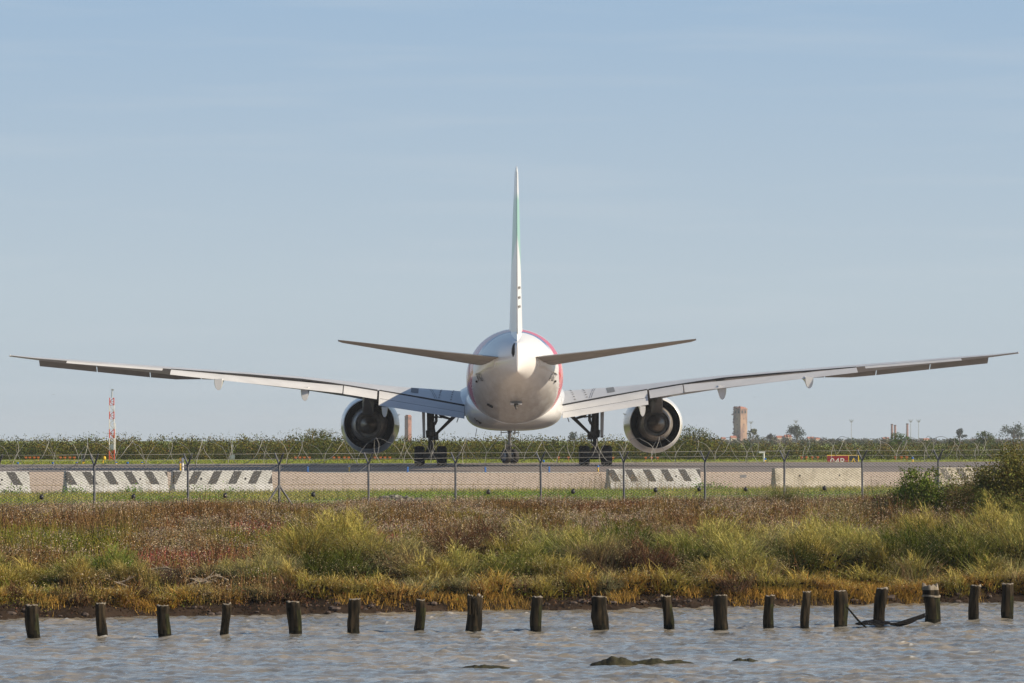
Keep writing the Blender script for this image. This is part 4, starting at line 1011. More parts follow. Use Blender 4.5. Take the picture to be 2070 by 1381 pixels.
def reeds():
    """tall arching tussocks; each entry: px, depth q, count, spread m, height m, colour, leaf colour amount"""
    q = Q()
    def tuss(px, qv, n, sp, H, col, arch=.45, w=.018, heads=0.0, lean=None, leafy=0.0, hc=(.34, .29, .15)):
        H = H * rng.uniform(.85, 1.3); col = tuple(min(c * 1.1, .6) for c in col); sp = sp * 1.15
        D = qv
        for _ in range(4): D = qv + float(np.interp(D, [120, 150], [.47, .65])) * (px - 1035) / F * D
        X = at(px, D)
        bx = X + rng.normal(0, sp * .45, n); by = D + rng.normal(0, sp * .4, n); bz = gz(bx, by)
        out = np.arctan2(by - D, bx - X)
        az = out + rng.normal(0, .5, n) if lean is None else np.full(n, lean) + rng.normal(0, .5, n)
        rr_ = np.hypot(bx - X, by - D) / sp
        L_ = H * rng.uniform(.75, 1.15, n)
        tips = q.blades(np.stack([bx, by, bz], 1), az, np.clip(rr_ * .55, 0, .9) + rng.uniform(0, .12, n), L_, w, jit(col, n, .3), segs=4, droop=rng.uniform(.12, arch, n), tip=.15)
        if heads > 0:
            k = int(n * heads); t = tips[:k]
            for j in range(6): q.leaves(t + rng.normal(0, .04, (k, 3)), .035, jit(hc, k, .25), .7)
        if leafy > 0:      # leaves over a lumpy dome: sunny and shaded flanks come from the sun
            k = int(n * leafy * 1.1); d = rng.normal(size=(k, 3)); d /= np.linalg.norm(d, axis=1)[:, None]; d[:, 2] = np.abs(d[:, 2])
            lump = .8 + .25 * np.sin(d[:, 0] * 5 + px) * np.cos(d[:, 1] * 4 + qv) + .12 * rng.normal(size=k)
            rad = (np.clip(rng.normal(.92, .14, k), .3, 1.15) * lump)[:, None]
            c = d * rad * np.array([sp * 1.35, sp * 1.3, H * .92]) + np.array([X, D, float(gz(X, D))])
            q.leaves(c, rng.uniform(.03, .07, k), jit(col, k, .3, .1), .45)
            # darker leaves filling the heart
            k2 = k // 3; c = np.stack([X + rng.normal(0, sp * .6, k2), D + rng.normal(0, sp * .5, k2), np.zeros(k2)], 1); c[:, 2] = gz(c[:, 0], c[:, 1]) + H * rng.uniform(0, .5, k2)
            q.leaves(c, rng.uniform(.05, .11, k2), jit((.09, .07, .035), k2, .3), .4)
    olive = (.26, .215, .045); green = (.165, .185, .030); lgreen = (.31, .295, .085); yell = (.31, .24, .045); dkg = (.105, .120, .022); grey = (.26, .235, .115); brownr = (.155, .085, .045); straw = (.30, .22, .11)
    def dome(px, qv, sp, H, col, n=2600, hc=(.34, .29, .15), blades=260, lean=None, top=None):
        """one big rounded tussock: a dense shell of leaves over a dark heart, blades fountaining out"""
        col = np.array(col) * .80; sp *= 1.12; H *= 1.12
        D = qv
        for _ in range(4): D = qv + float(np.interp(D, [120, 150], [.47, .65])) * (px - 1035) / F * D
        X = at(px, D); z0 = float(gz(X, D, False))
        d = rng.normal(size=(n, 3)); d /= np.linalg.norm(d, axis=1)[:, None]; d[:, 2] = np.abs(d[:, 2])
        pa = rng.random(4) * 6.3
        lump = 1 + .16 * np.sin(d[:, 0] * 4 + pa[0]) + .14 * np.sin(d[:, 1] * 6 + d[:, 2] * 5 + pa[1]) + .12 * np.sin(d[:, 0] * 9 + d[:, 2] * 8 + pa[2])
        rad = (np.clip(rng.normal(.94, .09, n), .55, 1.12) * lump)[:, None]
        c = d * rad * np.array([sp, sp, H]) + np.array([X, D, z0])
        cc = jit(col, n, .3, .1)
        top = ((.62, .52, .16) if sum(col) > .36 else (.44, .38, .13)) if top is None and sum(col) > .30 else top  # straw seed-head tone plus a sunlit highlight painted onto the upper leaves
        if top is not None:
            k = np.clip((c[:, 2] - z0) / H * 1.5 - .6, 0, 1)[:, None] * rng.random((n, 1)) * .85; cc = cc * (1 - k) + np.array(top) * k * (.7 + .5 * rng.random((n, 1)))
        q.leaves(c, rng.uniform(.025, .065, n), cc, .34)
        m = n; j_ = rng.integers(0, n, m); o_ = np.arctan2(c[j_, 1] - D, c[j_, 0] - X)
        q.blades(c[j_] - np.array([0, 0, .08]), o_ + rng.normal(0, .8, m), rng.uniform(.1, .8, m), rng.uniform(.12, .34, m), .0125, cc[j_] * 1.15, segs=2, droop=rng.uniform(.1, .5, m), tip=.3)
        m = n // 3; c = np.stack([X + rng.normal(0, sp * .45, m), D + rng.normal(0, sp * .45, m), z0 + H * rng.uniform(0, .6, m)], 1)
        q.leaves(c, rng.uniform(.08, .16, m), jit((.03, .024, .012), m, .3), .5)  # dark heart: inner shade painted as near-black leaves
        m = blades; a = rng.uniform(0, 6.28, m); rr = sp * rng.uniform(.1, .75, m)
        bb = np.stack([X + np.cos(a) * rr, D + np.sin(a) * rr, z0 + H * .25 * np.ones(m)], 1)
        az = a + rng.normal(0, .4, m) if lean is None else np.full(m, lean) + rng.normal(0, .5, m)
        tips = q.blades(bb, az, rng.uniform(.1, .6, m), H * rng.uniform(.6, 1.15, m), .024, jit(col * 1.4 + .035, m, .3), segs=5, droop=rng.uniform(.2, .6, m), tip=.15)
        k = m // 2; t = tips[:k]
        for j in range(4): q.leaves(t + rng.normal(0, .04, (k, 3)), .026, jit(hc, k, .25), .7)
    E_ = (.27, .235, .06)
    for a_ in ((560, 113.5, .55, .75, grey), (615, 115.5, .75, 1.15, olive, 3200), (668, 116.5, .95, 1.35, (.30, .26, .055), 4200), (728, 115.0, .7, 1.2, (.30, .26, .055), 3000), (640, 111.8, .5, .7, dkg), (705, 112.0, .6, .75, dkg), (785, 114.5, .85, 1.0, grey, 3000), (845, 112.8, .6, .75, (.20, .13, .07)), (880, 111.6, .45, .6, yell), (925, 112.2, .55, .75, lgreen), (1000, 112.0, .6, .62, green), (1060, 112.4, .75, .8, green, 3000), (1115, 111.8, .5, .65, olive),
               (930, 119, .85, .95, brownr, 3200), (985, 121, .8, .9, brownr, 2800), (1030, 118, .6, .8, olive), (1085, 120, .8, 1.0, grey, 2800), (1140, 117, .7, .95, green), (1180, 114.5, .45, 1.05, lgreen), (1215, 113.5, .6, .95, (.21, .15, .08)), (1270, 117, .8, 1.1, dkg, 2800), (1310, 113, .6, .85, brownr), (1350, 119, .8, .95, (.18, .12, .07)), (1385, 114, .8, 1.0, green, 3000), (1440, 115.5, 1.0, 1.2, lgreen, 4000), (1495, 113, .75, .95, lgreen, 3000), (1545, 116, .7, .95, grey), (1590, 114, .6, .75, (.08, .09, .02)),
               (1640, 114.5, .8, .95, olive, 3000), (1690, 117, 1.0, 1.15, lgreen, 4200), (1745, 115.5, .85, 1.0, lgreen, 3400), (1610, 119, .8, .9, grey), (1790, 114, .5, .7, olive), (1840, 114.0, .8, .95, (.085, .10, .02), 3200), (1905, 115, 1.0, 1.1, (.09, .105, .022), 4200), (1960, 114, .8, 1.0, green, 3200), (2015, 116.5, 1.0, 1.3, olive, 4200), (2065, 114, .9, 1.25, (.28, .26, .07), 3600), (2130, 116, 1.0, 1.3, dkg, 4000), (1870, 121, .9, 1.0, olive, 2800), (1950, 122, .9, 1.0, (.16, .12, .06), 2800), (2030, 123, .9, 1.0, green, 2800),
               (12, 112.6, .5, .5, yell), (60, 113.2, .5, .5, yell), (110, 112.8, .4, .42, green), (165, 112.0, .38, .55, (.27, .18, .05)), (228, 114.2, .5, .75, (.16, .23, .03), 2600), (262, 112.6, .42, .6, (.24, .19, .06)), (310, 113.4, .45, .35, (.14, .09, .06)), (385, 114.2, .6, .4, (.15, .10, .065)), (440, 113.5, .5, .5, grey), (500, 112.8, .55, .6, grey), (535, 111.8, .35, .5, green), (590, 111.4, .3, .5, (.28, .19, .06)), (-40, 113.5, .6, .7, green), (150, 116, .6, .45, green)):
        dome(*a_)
    for i in range(26):      # the bank goes on past both ends of the view
        px = rng.uniform(2180, 2650) if i % 2 else rng.uniform(-560, -80)
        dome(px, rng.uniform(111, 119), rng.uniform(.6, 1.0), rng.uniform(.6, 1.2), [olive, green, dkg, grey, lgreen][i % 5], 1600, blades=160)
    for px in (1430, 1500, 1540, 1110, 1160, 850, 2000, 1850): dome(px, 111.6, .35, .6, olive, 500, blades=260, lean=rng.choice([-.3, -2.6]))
    for i in range(52):
        px = -60 + i * 43 + rng.uniform(-10, 10); big = 1.25 if px > 560 else .9
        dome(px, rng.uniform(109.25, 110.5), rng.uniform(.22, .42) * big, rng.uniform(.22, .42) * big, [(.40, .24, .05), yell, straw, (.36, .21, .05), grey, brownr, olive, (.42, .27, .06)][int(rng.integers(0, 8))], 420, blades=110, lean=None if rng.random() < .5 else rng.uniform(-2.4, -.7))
    for px in (1850, 1990, 2030, 2060): tuss(px, 111.3, 160, .25, .75, (.25, .24, .09), arch=.75, w=.022)
    # scattered tussocks higher up the bank
    for i in range(70):
        px = rng.uniform(-60, 2130); qv = rng.uniform(124, 150); tuss(px, qv, 150, .42, rng.uniform(.35, .62), [olive, brownr, grey, green, straw, olive][int(rng.integers(0, 6))], heads=.7, leafy=2.2, hc=(.40, .32, .24))
    for px, qv in ((1700, 142), (1740, 140), (1690, 137), (1800, 141), (1580, 150)): tuss(px, qv, 320, .4, .75, (.13, .12, .045), heads=.4, leafy=2)
    # pale bare stalks on the waterline
    for px in (870, 905, 1180, 1210, 1240, 1420, 1500, 1530, 1560, 560, 1000, 1130, 1880, 1830): tuss(px, 110.6, 45, .22, .75, straw, arch=.5, w=.016, lean=rng.uniform(-2.4, -.5))
    o = q.build("reed_tussocks", FOL); tag(o, "arching green and olive reed tussocks along the shore", "reeds", kind="stuff")
reeds()

def fringe():
    q = Q(); X, D = scatter(2600, 108.85, 110.9); n0 = len(X); px, py, z = ppos(X, D)
    dens = np.interp(px, [0, 60, 110, 200, 260, 330, 540, 600, 700, 780, 900, 1100, 1250, 1450, 1560, 1800, 1860, 2070], [.35, .2, .5, .9, .8, .15, .2, .6, .7, .5, .5, .6, 1, .8, 1, 1, .3, .15])
    m = (rng.random(n0) < dens * 1.1) & (fbm(X * 1.1, D * .8, 71) > .71 - .24 * dens); X, D, z, px = X[m], D[m], z[m], px[m]; n = len(X)
    idx = np.repeat(np.arange(n), 40); k = len(idx)
    b = np.stack([X[idx] + rng.normal(0, .13, k), D[idx] + rng.normal(0, .12, k), z[idx]], 1); b[:, 2] = gz(b[:, 0], b[:, 1])
    t = rng.random(n)[idx][:, None]
    col = (np.array([.42, .24, .050]) * t + np.array([.25, .17, .05]) * (1 - t)) * (1 + .3 * rng.normal(size=(k, 1)))
    q.blades(b, rng.uniform(0, 6.28, k), rng.uniform(0, .5, k), rng.uniform(.10, .30, k), .012, np.clip(col, .01, .8), segs=2, droop=.12, tip=.4)
    # dark roots and litter hanging over the bank face
    m = 9000; X = rng.uniform(-17, 18, m); qv = rng.uniform(108.4, 110.0, m); D = qv + .47 * X
    c = np.stack([X, D, gz(X, D) + rng.uniform(0, .12, m)], 1)
    q.leaves(c, rng.uniform(.03, .1, m), jit((.075, .045, .028), m, .5), .4)
    o = q.build("golden_bank_grass", FOLD); tag(o, "golden fringe of dry grass at the water's edge", "grass", kind="stuff")
fringe()

# driftwood
def driftwood(px, qv, n, size, label):
    D = qv
    for _ in range(4): D = qv + .47 * (px - 1035) / F * D
    X = at(px, D); z = g(X, D); mb = MB(); rp = random.Random(px)
    for i in range(n):
        a = rp.uniform(-.35, .35) + (math.pi if rp.random() < .5 else 0); l_ = size * rp.uniform(.4, 1.0); p = Vector((X + rp.uniform(-.5, .5) * size, D + rp.uniform(-.4, .4), z + rp.uniform(.12, .42)))
        d = Vector((math.cos(a), .3 * math.sin(a * 3), rp.uniform(-.15, .5))) * l_ * .5
        mid = p + Vector((0, 0, rp.uniform(-.04, .06)))
        mb.tube([p - d, mid, p + d], [.022, .028, .008], 6)
        mb.tube([mid, mid + d * .5 + Vector((0, 0, .15 * l_))], [.016, .005], 5)
    o = mb.build("driftwood", TWIG, None, smooth=60); tag(o, label, "driftwood"); return o
driftwood(335, 115.5, 9, .75, "tangle of pale dead branches on the bank above the third pile")
driftwood(250, 111.5, 3, .7, "bleached curved branch lying above the second pile")
driftwood(420, 111.8, 8, .6, "grey brushwood heap caught at the waterline near the fourth pile")
driftwood(1430, 111.0, 3, .6, "broken stalks leaning over the water right of centre")
# stones along the foot of the bank
STONE = pmat("bank_stone", (.11, .08, .065), .9, c2=(.05, .036, .03), scale=6, bump=.6)
rs = random.Random(3); mb = MB()
for i in range(420):
    X = rs.uniform(-17, 18); D = 108.35 + .47 * X + rs.uniform(-.25, .75); r = rs.uniform(.02, .08)
    mb.ellipsoid((X, D, g(X, D) + r * .2), (r * rs.uniform(1, 2), r, r * .7), 6, 4)
tag(mb.build("bank_stones", STONE, None), "small stones and clods at the foot of the bank", "stones", kind="stuff")
# debris pile beyond the fence
rs = random.Random(8); mb = MB(); X0, D0 = at(790, 166), 166
for i in range(46):
    x = rs.uniform(-1.05, 1.05); h = .22 * (1 - abs(x) ** 2 * .6)
    mb.box((X0 + x, D0 + rs.uniform(-.5, .5), g(X0, D0) + rs.uniform(0, h)), (rs.uniform(.1, .38), rs.uniform(.08, .25), rs.uniform(.04, .12)), M=Matrix.Rotation(rs.uniform(-3, 3), 3, 'Z') @ Matrix.Rotation(rs.uniform(-.5, .5), 3, 'X'))
tag(mb.build("rubble_pile", pmat("grey_rubble", (.22, .21, .18), .9, c2=(.06, .055, .04), scale=7, bump=.5), None, bevel=.01), "low heap of grey rubble on brown earth behind the fence", "rubble")

# ---- shrubs beside the fence
def shrub(px, D, w, h, col, label, n=2600, leaf=.06, dens=1.0, seed=0):
    X = at(px, D); z0 = g(X, D)
    root = empty("shrub", (X, D, z0)); tag(root, label, "shrub", "shrubs at the right end of the fence")
    n = int(n * 1.7); leaf *= 1.15; q = Q(); k = 34; r_ = np.random.default_rng(seed)
    cc = np.stack([r_.uniform(-1, 1, k) * w * .42, r_.uniform(-1, 1, k) * w * .4, h * (.12 + .74 * r_.random(k))], 1)
    cc[:, 0] *= np.interp(cc[:, 2] / h, [0, .3, .7, 1], [1.05, 1.1, .85, .35])
    cr = r_.uniform(.13, .26, k) * w * .75
    idx = rng.integers(0, k, n); d = rng.normal(size=(n, 3)); d /= np.linalg.norm(d, axis=1)[:, None]
    c = cc[idx] + d * (cr[idx] * rng.uniform(.35, 1.1, n))[:, None]; c[:, 2] = np.abs(c[:, 2])
    ni = n // 2; ci = np.stack([rng.normal(0, w * .27, ni), rng.normal(0, w * .25, ni), h * rng.uniform(0, .72, ni)], 1); c = np.concatenate([c, ci]); n = n + ni; c[:, 2] *= 1.14
    q.leaves(c, rng.uniform(.6, 1.3, n) * leaf, jit(col, n, .3, .1), .62)
    # outer shoots
    m = 60; az = rng.uniform(0, 6.28, m); b = np.stack([rng.normal(0, w * .25, m), rng.normal(0, w * .25, m), np.full(m, h * .5)], 1)
    tips = q.blades(b, az, rng.uniform(.1, .6, m), h * rng.uniform(.35, .62, m), .012, jit((.12, .09, .05), m), segs=3, droop=.05, tip=.4)
    for j in range(7): q.leaves(tips + rng.normal(0, .05, (m, 3)) - np.array([0, 0, .05 * j]), leaf * .8, jit(col, m, .3), .6)
    q.build("foliage", FOL, root)
    mb = MB(); rp = random.Random(seed)
    for i in range(7):
        a = rp.random() * 6.28; l_ = rp.uniform(.5, .9); p1 = (math.cos(a) * w * .12, math.sin(a) * w * .12, h * .35); p2 = (math.cos(a) * w * .33 * l_, math.sin(a) * w * .33 * l_, h * l_)
        mb.tube([(0, 0, -.05), p1, p2], [.022, .016, .005], 6)
    mb.build("stem", TWIG, root, smooth=60)
shrub(1862, 147.5, 1.75, 1.62, (.13, .17, .035), "glossy light-green shrub standing apart in front of the fence, leftmost of the right-hand shrubs", 3600, .062, seed=2)
shrub(1960, 149, 2.1, 1.3, (.16, .13, .05), "low brownish-olive shrub filling the gap between the two taller ones", 4200, .045, seed=3)
shrub(1790, 149, .9, .95, (.10, .075, .04), "small brown bush at the left foot of the glossy shrub", 1200, .045, seed=9)
shrub(2045, 146, 2.9, 2.35, (.16, .15, .042), "tall dark shrub cut by the right edge, leafiest and darkest of them", 11000, .06, seed=4)
shrub(2010, 142, 1.6, 1.1, (.14, .145, .04), "dark green bush low in front of the tall right-hand shrub", 3600, .05, seed=5)
shrub(2140, 147, 2.4, 2.3, (.08, .085, .03), "shrub standing just outside the right edge beyond the tall dark one", 4500, .06, seed=6)

# ---- thicket and far scrub
def thicket():
    q = Q()
    def bush(X, D, w, h, col, n, leaf):
        z0 = g(X, D); d = rng.normal(size=(n, 3)); d /= np.linalg.norm(d, axis=1)[:, None]
        d[:, 2] = np.abs(d[:, 2]); rad = rng.uniform(.45, 1.05, n)[:, None]
        c = np.array([X, D, z0]) + d * rad * np.array([w / 2, w / 2, h])
        q.leaves(c, rng.uniform(.6, 1.3, n) * leaf, jit(col, n, .3, .1), .6)
    topL = lambda px: np.interp(px, [-200, 0, 200, 400, 560, 600, 650, 700, 830, 950, 1030, 1130, 1250, 1330, 1370, 1400, 1440, 1480], [884, 884, 879, 882, 880, 872, 867, 873, 882, 879, 879, 885, 884, 880, 868, 866, 878, 894])
    # tall back rows
    for D in (470, 452, 436, 424):
        for px in np.arange(-160, 1470, 13):
            x = px + rng.uniform(-9, 9); h = (HOR - topL(x) + rng.normal(0, 3.0)) * D / F + CAMZ
            f = {470: 1.0, 452: .96, 436: .86, 424: .70}[D] * rng.uniform(.86, 1.04)
            c = [(.125, .115, .025), (.085, .095, .022), (.14, .115, .03), (.07, .085, .024), (.11, .105, .03)][int(rng.integers(0, 5))]
            bush(at(x, D), D + rng.uniform(-4, 4), rng.uniform(1.6, 3.0), h * f, c, 330, .19)
    # front dark hedge the whole width
    for px in np.arange(-160, 2260, 17):
        D = 414 + rng.uniform(-3, 3); x = px + rng.uniform(-8, 8)
        bush(at(x, D), D, rng.uniform(1.2, 2.0), rng.uniform(.75, 1.35), [(.05, .06, .022), (.06, .068, .025), (.08, .085, .03)][int(rng.integers(0, 3))], 210, .13)
    # right part: olive and russet scrub, lower
    for D, ty in ((430, 903), (470, 899), (540, 896), (640, 894)):
        for px in np.arange(1440, 2280, 17):
            x = px + rng.uniform(-9, 9); h = (HOR - ty + rng.normal(0, 2.5) + (4 if x > 1850 else 0)) * D / F + CAMZ; h = max(h, .7)
            c = [(.10, .10, .028), (.14, .09, .032), (.08, .09, .026), (.12, .11, .035), (.065, .08, .028)][int(rng.integers(0, 5))]
            bush(at(x, D + 0), D + rng.uniform(-6, 6), rng.uniform(1.5, 3.0) * D / 450, h, c, 170, .16 * D / 450)
    # thin twigs poking from the top on the left
    n = 260; px = rng.uniform(-100, 1450, n); D = rng.uniform(425, 470, n); X = (px - 1035) / F * D
    h = (HOR - topL(px) + 2) * D / F + CAMZ
    b = np.stack([X, D, h * .72], 1)
    tips = q.blades(b, rng.uniform(0, 6.28, n), .1, h * rng.uniform(.15, .36, n), .03, jit((.12, .10, .045), n), segs=2, droop=.05)
    for j in range(4): q.leaves(tips + rng.normal(0, .09, (n, 3)), .12, jit((.12, .12, .04), n), .6)
    o = q.build("thicket", FOL); tag(o, "dense olive thicket with a dark hedge foot beyond the grass", "thicket", kind="stuff")
thicket()
def farwood():
    q = Q()
    for D, ty, step, cl in ((900, 891, 15, [(.08, .10, .035), (.12, .11, .04)]), (1300, 889, 13, [(.07, .09, .035), (.10, .09, .04)]), (1900, 887, 12, [(.07, .08, .04), (.10, .07, .045)]), (2600, 886, 11, [(.06, .07, .04)])):
        for px in np.arange(1380 if D < 2600 else 1380, 2300, step):
            x = px + rng.uniform(-8, 8); h = max((HOR - ty + rng.normal(0, 2.0)) * D / F + CAMZ, 1.2); n = 110; w = rng.uniform(16, 30) * D / F
            d = rng.normal(size=(n, 3)); d /= np.linalg.norm(d, axis=1)[:, None]; d[:, 2] = np.abs(d[:, 2])
            c = np.array([at(x, D), D + rng.uniform(-20, 20), 0]) + d * rng.uniform(.5, 1.05, n)[:, None] * np.array([w / 2, w / 2, h])
            q.leaves(c, rng.uniform(.6, 1.3, n) * 3.4 * D / F, jit(cl[int(rng.integers(0, len(cl)))], n, .3), .7)
    o = q.build("far_scrubland", FOL); tag(o, "hazy belt of low scrub and woodland in the far distance at the right", "woodland", kind="stuff")
farwood()

def tree(px, D, wpx, ty, col, label, n=900, cat="tree", lobes=12, by=905, seed=1, open_=0.0):
    X = at(px, D); h = (HOR - ty) * D / F + CAMZ; w = wpx * D / F
    root = empty("tree", (X, D, g(X, D))); tag(root, label, cat, "trees rising beyond the airfield")
    r_ = np.random.default_rng(seed); q = Q()
    cc = np.stack([r_.uniform(-.36, .36, lobes) * w, r_.uniform(-.36, .36, lobes) * w, h * (.42 + .46 * r_.random(lobes))], 1); cc[:, 0] *= np.interp(cc[:, 2] / h, [.4, .65, .9], [1.1, 1.0, .5])
    cr = w * r_.uniform(.13, .24, lobes) * (1 - .4 * open_)
    idx = rng.integers(0, lobes, n); d = rng.normal(size=(n, 3)); d /= np.linalg.norm(d, axis=1)[:, None]
    c = cc[idx] + d * (cr[idx] * rng.uniform(.3, 1.08, n))[:, None]
    q.leaves(c, rng.uniform(.6, 1.3, n) * max(2.6 * D / F, .10), jit(col, n, .3, .08), .7)
    q.build("crown", FOL, root)
    mb = MB(); tr = max(w * .03, .05); mb.tube([(0, 0, -.1), (0, 0, h * .4), (w * .04, 0, h * .75)], [tr, tr * .7, tr * .25], 7)
    for k in range(min(lobes, 8)): mb.tube([(0, 0, h * .3), (cc[k][0] * .5, cc[k][1] * .5, (h * .3 + cc[k][2]) * .5), tuple(cc[k])], [tr * .5, tr * .35, tr * .12], 5)
    mb.build("trunk", BARK, root, smooth=60)
tree(1611, 1700, 48, 859, (.06, .075, .045), "broad grey-green tree behind the first tall floodlight mast", 1500, lobes=14, seed=3)
tree(1522, 1500, 24, 866, (.12, .12, .05), "small yellowish tree beside the big brick tower", 700, lobes=8, seed=4)
tree(1555, 1500, 34, 878, (.06, .06, .045), "low dark tree clump among the red roofs", 700, lobes=8, seed=14)
tree(1818, 620, 44, 874, (.085, .13, .03), "bright green bushy tree in front of the three chimneys", 1100, lobes=12, seed=5)
tree(1940, 1500, 34, 863, (.05, .06, .04), "ragged open-crowned dark tree between chimneys and right edge", 700, lobes=9, seed=6, open_=.8)
tree(1992, 700, 46, 869, (.09, .11, .04), "full green tree left of the far bluish one", 1300, lobes=14, seed=7)
tree(1925, 720, 30, 884, (.07, .09, .035), "small rounded green tree under the ragged dark one", 600, lobes=8, seed=8)
tree(2048, 1500, 56, 857, (.07, .085, .05), "large hazy bluish tree at the right edge", 1600, lobes=15, seed=9)
tree(1402, 450, 76, 861, (.085, .09, .028), "olive tree rising above the thicket right of the right engine", 1500, lobes=18, seed=10)
tree(640, 462, 56, 863, (.11, .115, .035), "tallest olive bush of the thicket left of the left engine", 1300, lobes=14, seed=11)
tree(1165, 1200, 50, 877, (.05, .065, .04), "dark hazy tree clump seen between fuselage and right gear", 700, lobes=9, seed=12)

# ------------------------------------------------------------------ town on the horizon
BRICK = pmat("old_brick", (.34, .16, .11), .9, c2=(.20, .09, .07), scale=.6, detail=8)
BRICKP = pmat("pale_brick", (.40, .26, .18), .9, c2=(.17, .10, .085), scale=.35, detail=8, stretch=(1, 1, .4))
ROOFT = pmat("terracotta_tiles", (.40, .15, .09), .9, c2=(.28, .11, .07), scale=.8)
STUC = pmat("stucco", (.62, .52, .42), .9, scale=.4)
def tower(px, D, wpx, ty, label, mat, rz, crown=True):
    X = at(px, D); w = wpx * D / F / (abs(math.cos(rz)) + abs(math.sin(rz))); h = (HOR - ty) * D / F + CAMZ
    root = empty("brick_tower", (X, D, 0), rz); tag(root, label, "tower")
    mb = MB(); mb.box((0, 0, h * .46), (w, w, h * .92)); mb.box((0, 0, h * .93), (w * 1.06, w * 1.06, h * .03)); mb.box((0, 0, h * .80), (w * 1.03, w * 1.03, h * .012)); mb.build("shaft", mat, root)
    mb = MB()
    if crown:
        mb.loft([[(a * w * .46, b * w * .46, h * .945) for a, b in ((-1, -1), (1, -1), (1, 1), (-1, 1))], [(a * w * .40, b * w * .40, h * .97) for a, b in ((-1, -1), (1, -1), (1, 1), (-1, 1))], [(a * w * .15, b * w * .15, h * 1.0) for a, b in ((-1, -1), (1, -1), (1, 1), (-1, 1))]])
    else: mb.box((0, 0, h * .965), (w * .8, w * .8, h * .04))
    mb.build("roof", ROOFT, root)
    for k, (a, b) in enumerate(((0, -1), (1, 0))):
        mb = MB()
        for o_ in (-.22, .22): mb.box((a * w * .503 + (0 if a else o_ * w), b * w * .503 + (0 if b else o_ * w), h * .85), ((.05 if a else w * .26), (.05 if b else w * .26), h * .08))
        mb.build("belfry_opening", DARK, root)
        mb = MB()
        for zz in (.3, .5, .66): mb.box((a * w * .503, b * w * .503, h * zz), ((.05 if a else w * .1), (.05 if b else w * .1), h * .035))
        mb.build("slit_window", DARK, root)
    if crown: creeper(root, w, h)
def creeper(root, w, h):
    q = Q(); n = 900; z = h * rng.uniform(.02, 1.0, n); a = rng.random(n)
    x = np.where(a < .7, -w * .52 + rng.normal(0, .35, n), rng.uniform(-.5, .5, n) * w); y = np.where(a < .7, rng.uniform(-.55, .5, n) * w, -w * .52 - np.abs(rng.normal(0, .2, n)))
    m = (a < .7) | (z > h * .9) | (z < h * .3); c = np.stack([x, y, z], 1)[m]; q.leaves(c, rng.uniform(.6, 1.5, len(c)), jit((.13, .07, .05), len(c), .3), .7); q.build("creeper", FOLD, root)
tower(1497, 2500, 27, 822, "big square old brick bell tower standing above the red roofs at the right", BRICKP, R(-48))
tower(825, 2500, 14, 838, "slim red brick tower between the left engine and the left landing gear", BRICK, R(-42), False)
for px, ty, lab in ((1803, 857, "tallest-left of the three brick chimneys"), (1809.5, 859, "middle one of the three brick chimneys, nearly touching the left one"), (1834, 856, "brick chimney standing apart to the right of the pair")):
    D = 3000; X = at(px, D); h = (HOR - ty) * D / F + CAMZ; root = empty("brick_chimney", (X, D, 0)); tag(root, lab, "chimney", "three brick chimneys on the horizon")
    mb = MB(); mb.tube([(0, 0, 0), (0, 0, h * .93)], [.85, .66], 12); mb.build("stack", BRICK, root, smooth=50)
    mb = MB(); mb.tube([(0, 0, h * .93), (0, 0, h * .95), (0, 0, h)], [.8, .85, .78], 12); mb.build("rim", pmat("soot_brick", (.12, .08, .07), .9), root)
MASTM = pmat("galvanised_mast", (.42, .43, .44), .5, metal=.3)
for px, ty, lab in ((1609, 850, "tall floodlight mast in front of the broad tree"), (1721, 849, "tall floodlight mast standing alone in the middle of the right horizon"), (1857, 849, "tall floodlight mast right of the chimneys"), (1518, 852, "faint floodlight mast right of the big tower"), (1841, 849, "floodlight mast head just right of the chimneys")):
    D = 2000; X = at(px, D); h = (HOR - ty) * D / F + CAMZ; root = empty("floodlight_mast", (X, D, 0)); tag(root, lab, "floodlight", "floodlight masts on the horizon")
    mb = MB(); mb.tube([(0, 0, 0), (0, 0, h * .96)], [.16, .09], 8); mb.build("pole", MASTM, root)
    mb = MB()
    for k in range(5): mb.box((-.8 + .4 * k, 0, h * (.97 if k % 2 else 1.0)), (.32, .25, .3))
    mb.box((0, 0, h * .92), (.9, .2, .5)); mb.tube([(-.95, 0, h * .95), (.95, 0, h * .95)], .05, 5); mb.build("lamp_head", MASTM, root)
for k, (px, w_, ty, lab) in enumerate(((1462, 9, 884, "low red-roofed house left of the big tower"), (1482, 12, 881, "white-walled red-roofed house at the foot of the big tower"), (1576, 14, 881, "long dull-red roof left of the broad tree"), (1592, 14, 879, "higher red roof touching the broad tree"), (1638, 13, 883, "red-roofed house right of the broad tree"), (1652, 10, 885, "smallest red roof right of the broad tree"), (1790, 12, 884, "pale house with a red roof left of the chimneys"), (1872, 12, 886, "grey-walled house right of the last mast"))):
    D = 2300; X = at(px, D); w = w_ * 2 * D / F * .5; h = (HOR - ty) * D / F + CAMZ
    root = empty("red_roofed_house", (X, D, 0), R(20)); tag(root, lab, "house", "houses of the far town")
    mb = MB(); mb.box((0, 0, h * .36), (w, w * .8, h * .72)); mb.build("wall", STUC, root)
    mb = MB(); mb.loft([[(x, -w * .46, h * .7), (x, w * .46, h * .7), (x, 0, h)] for x in (-w * .53, w * .53)]); mb.build("roof", ROOFT, root)
    mb = MB()
    for o_ in (-.3, 0, .3): mb.box((o_ * w, -w * .403, h * .45), (w * .1, .04, h * .16))
    mb.build("window", DARK, root)

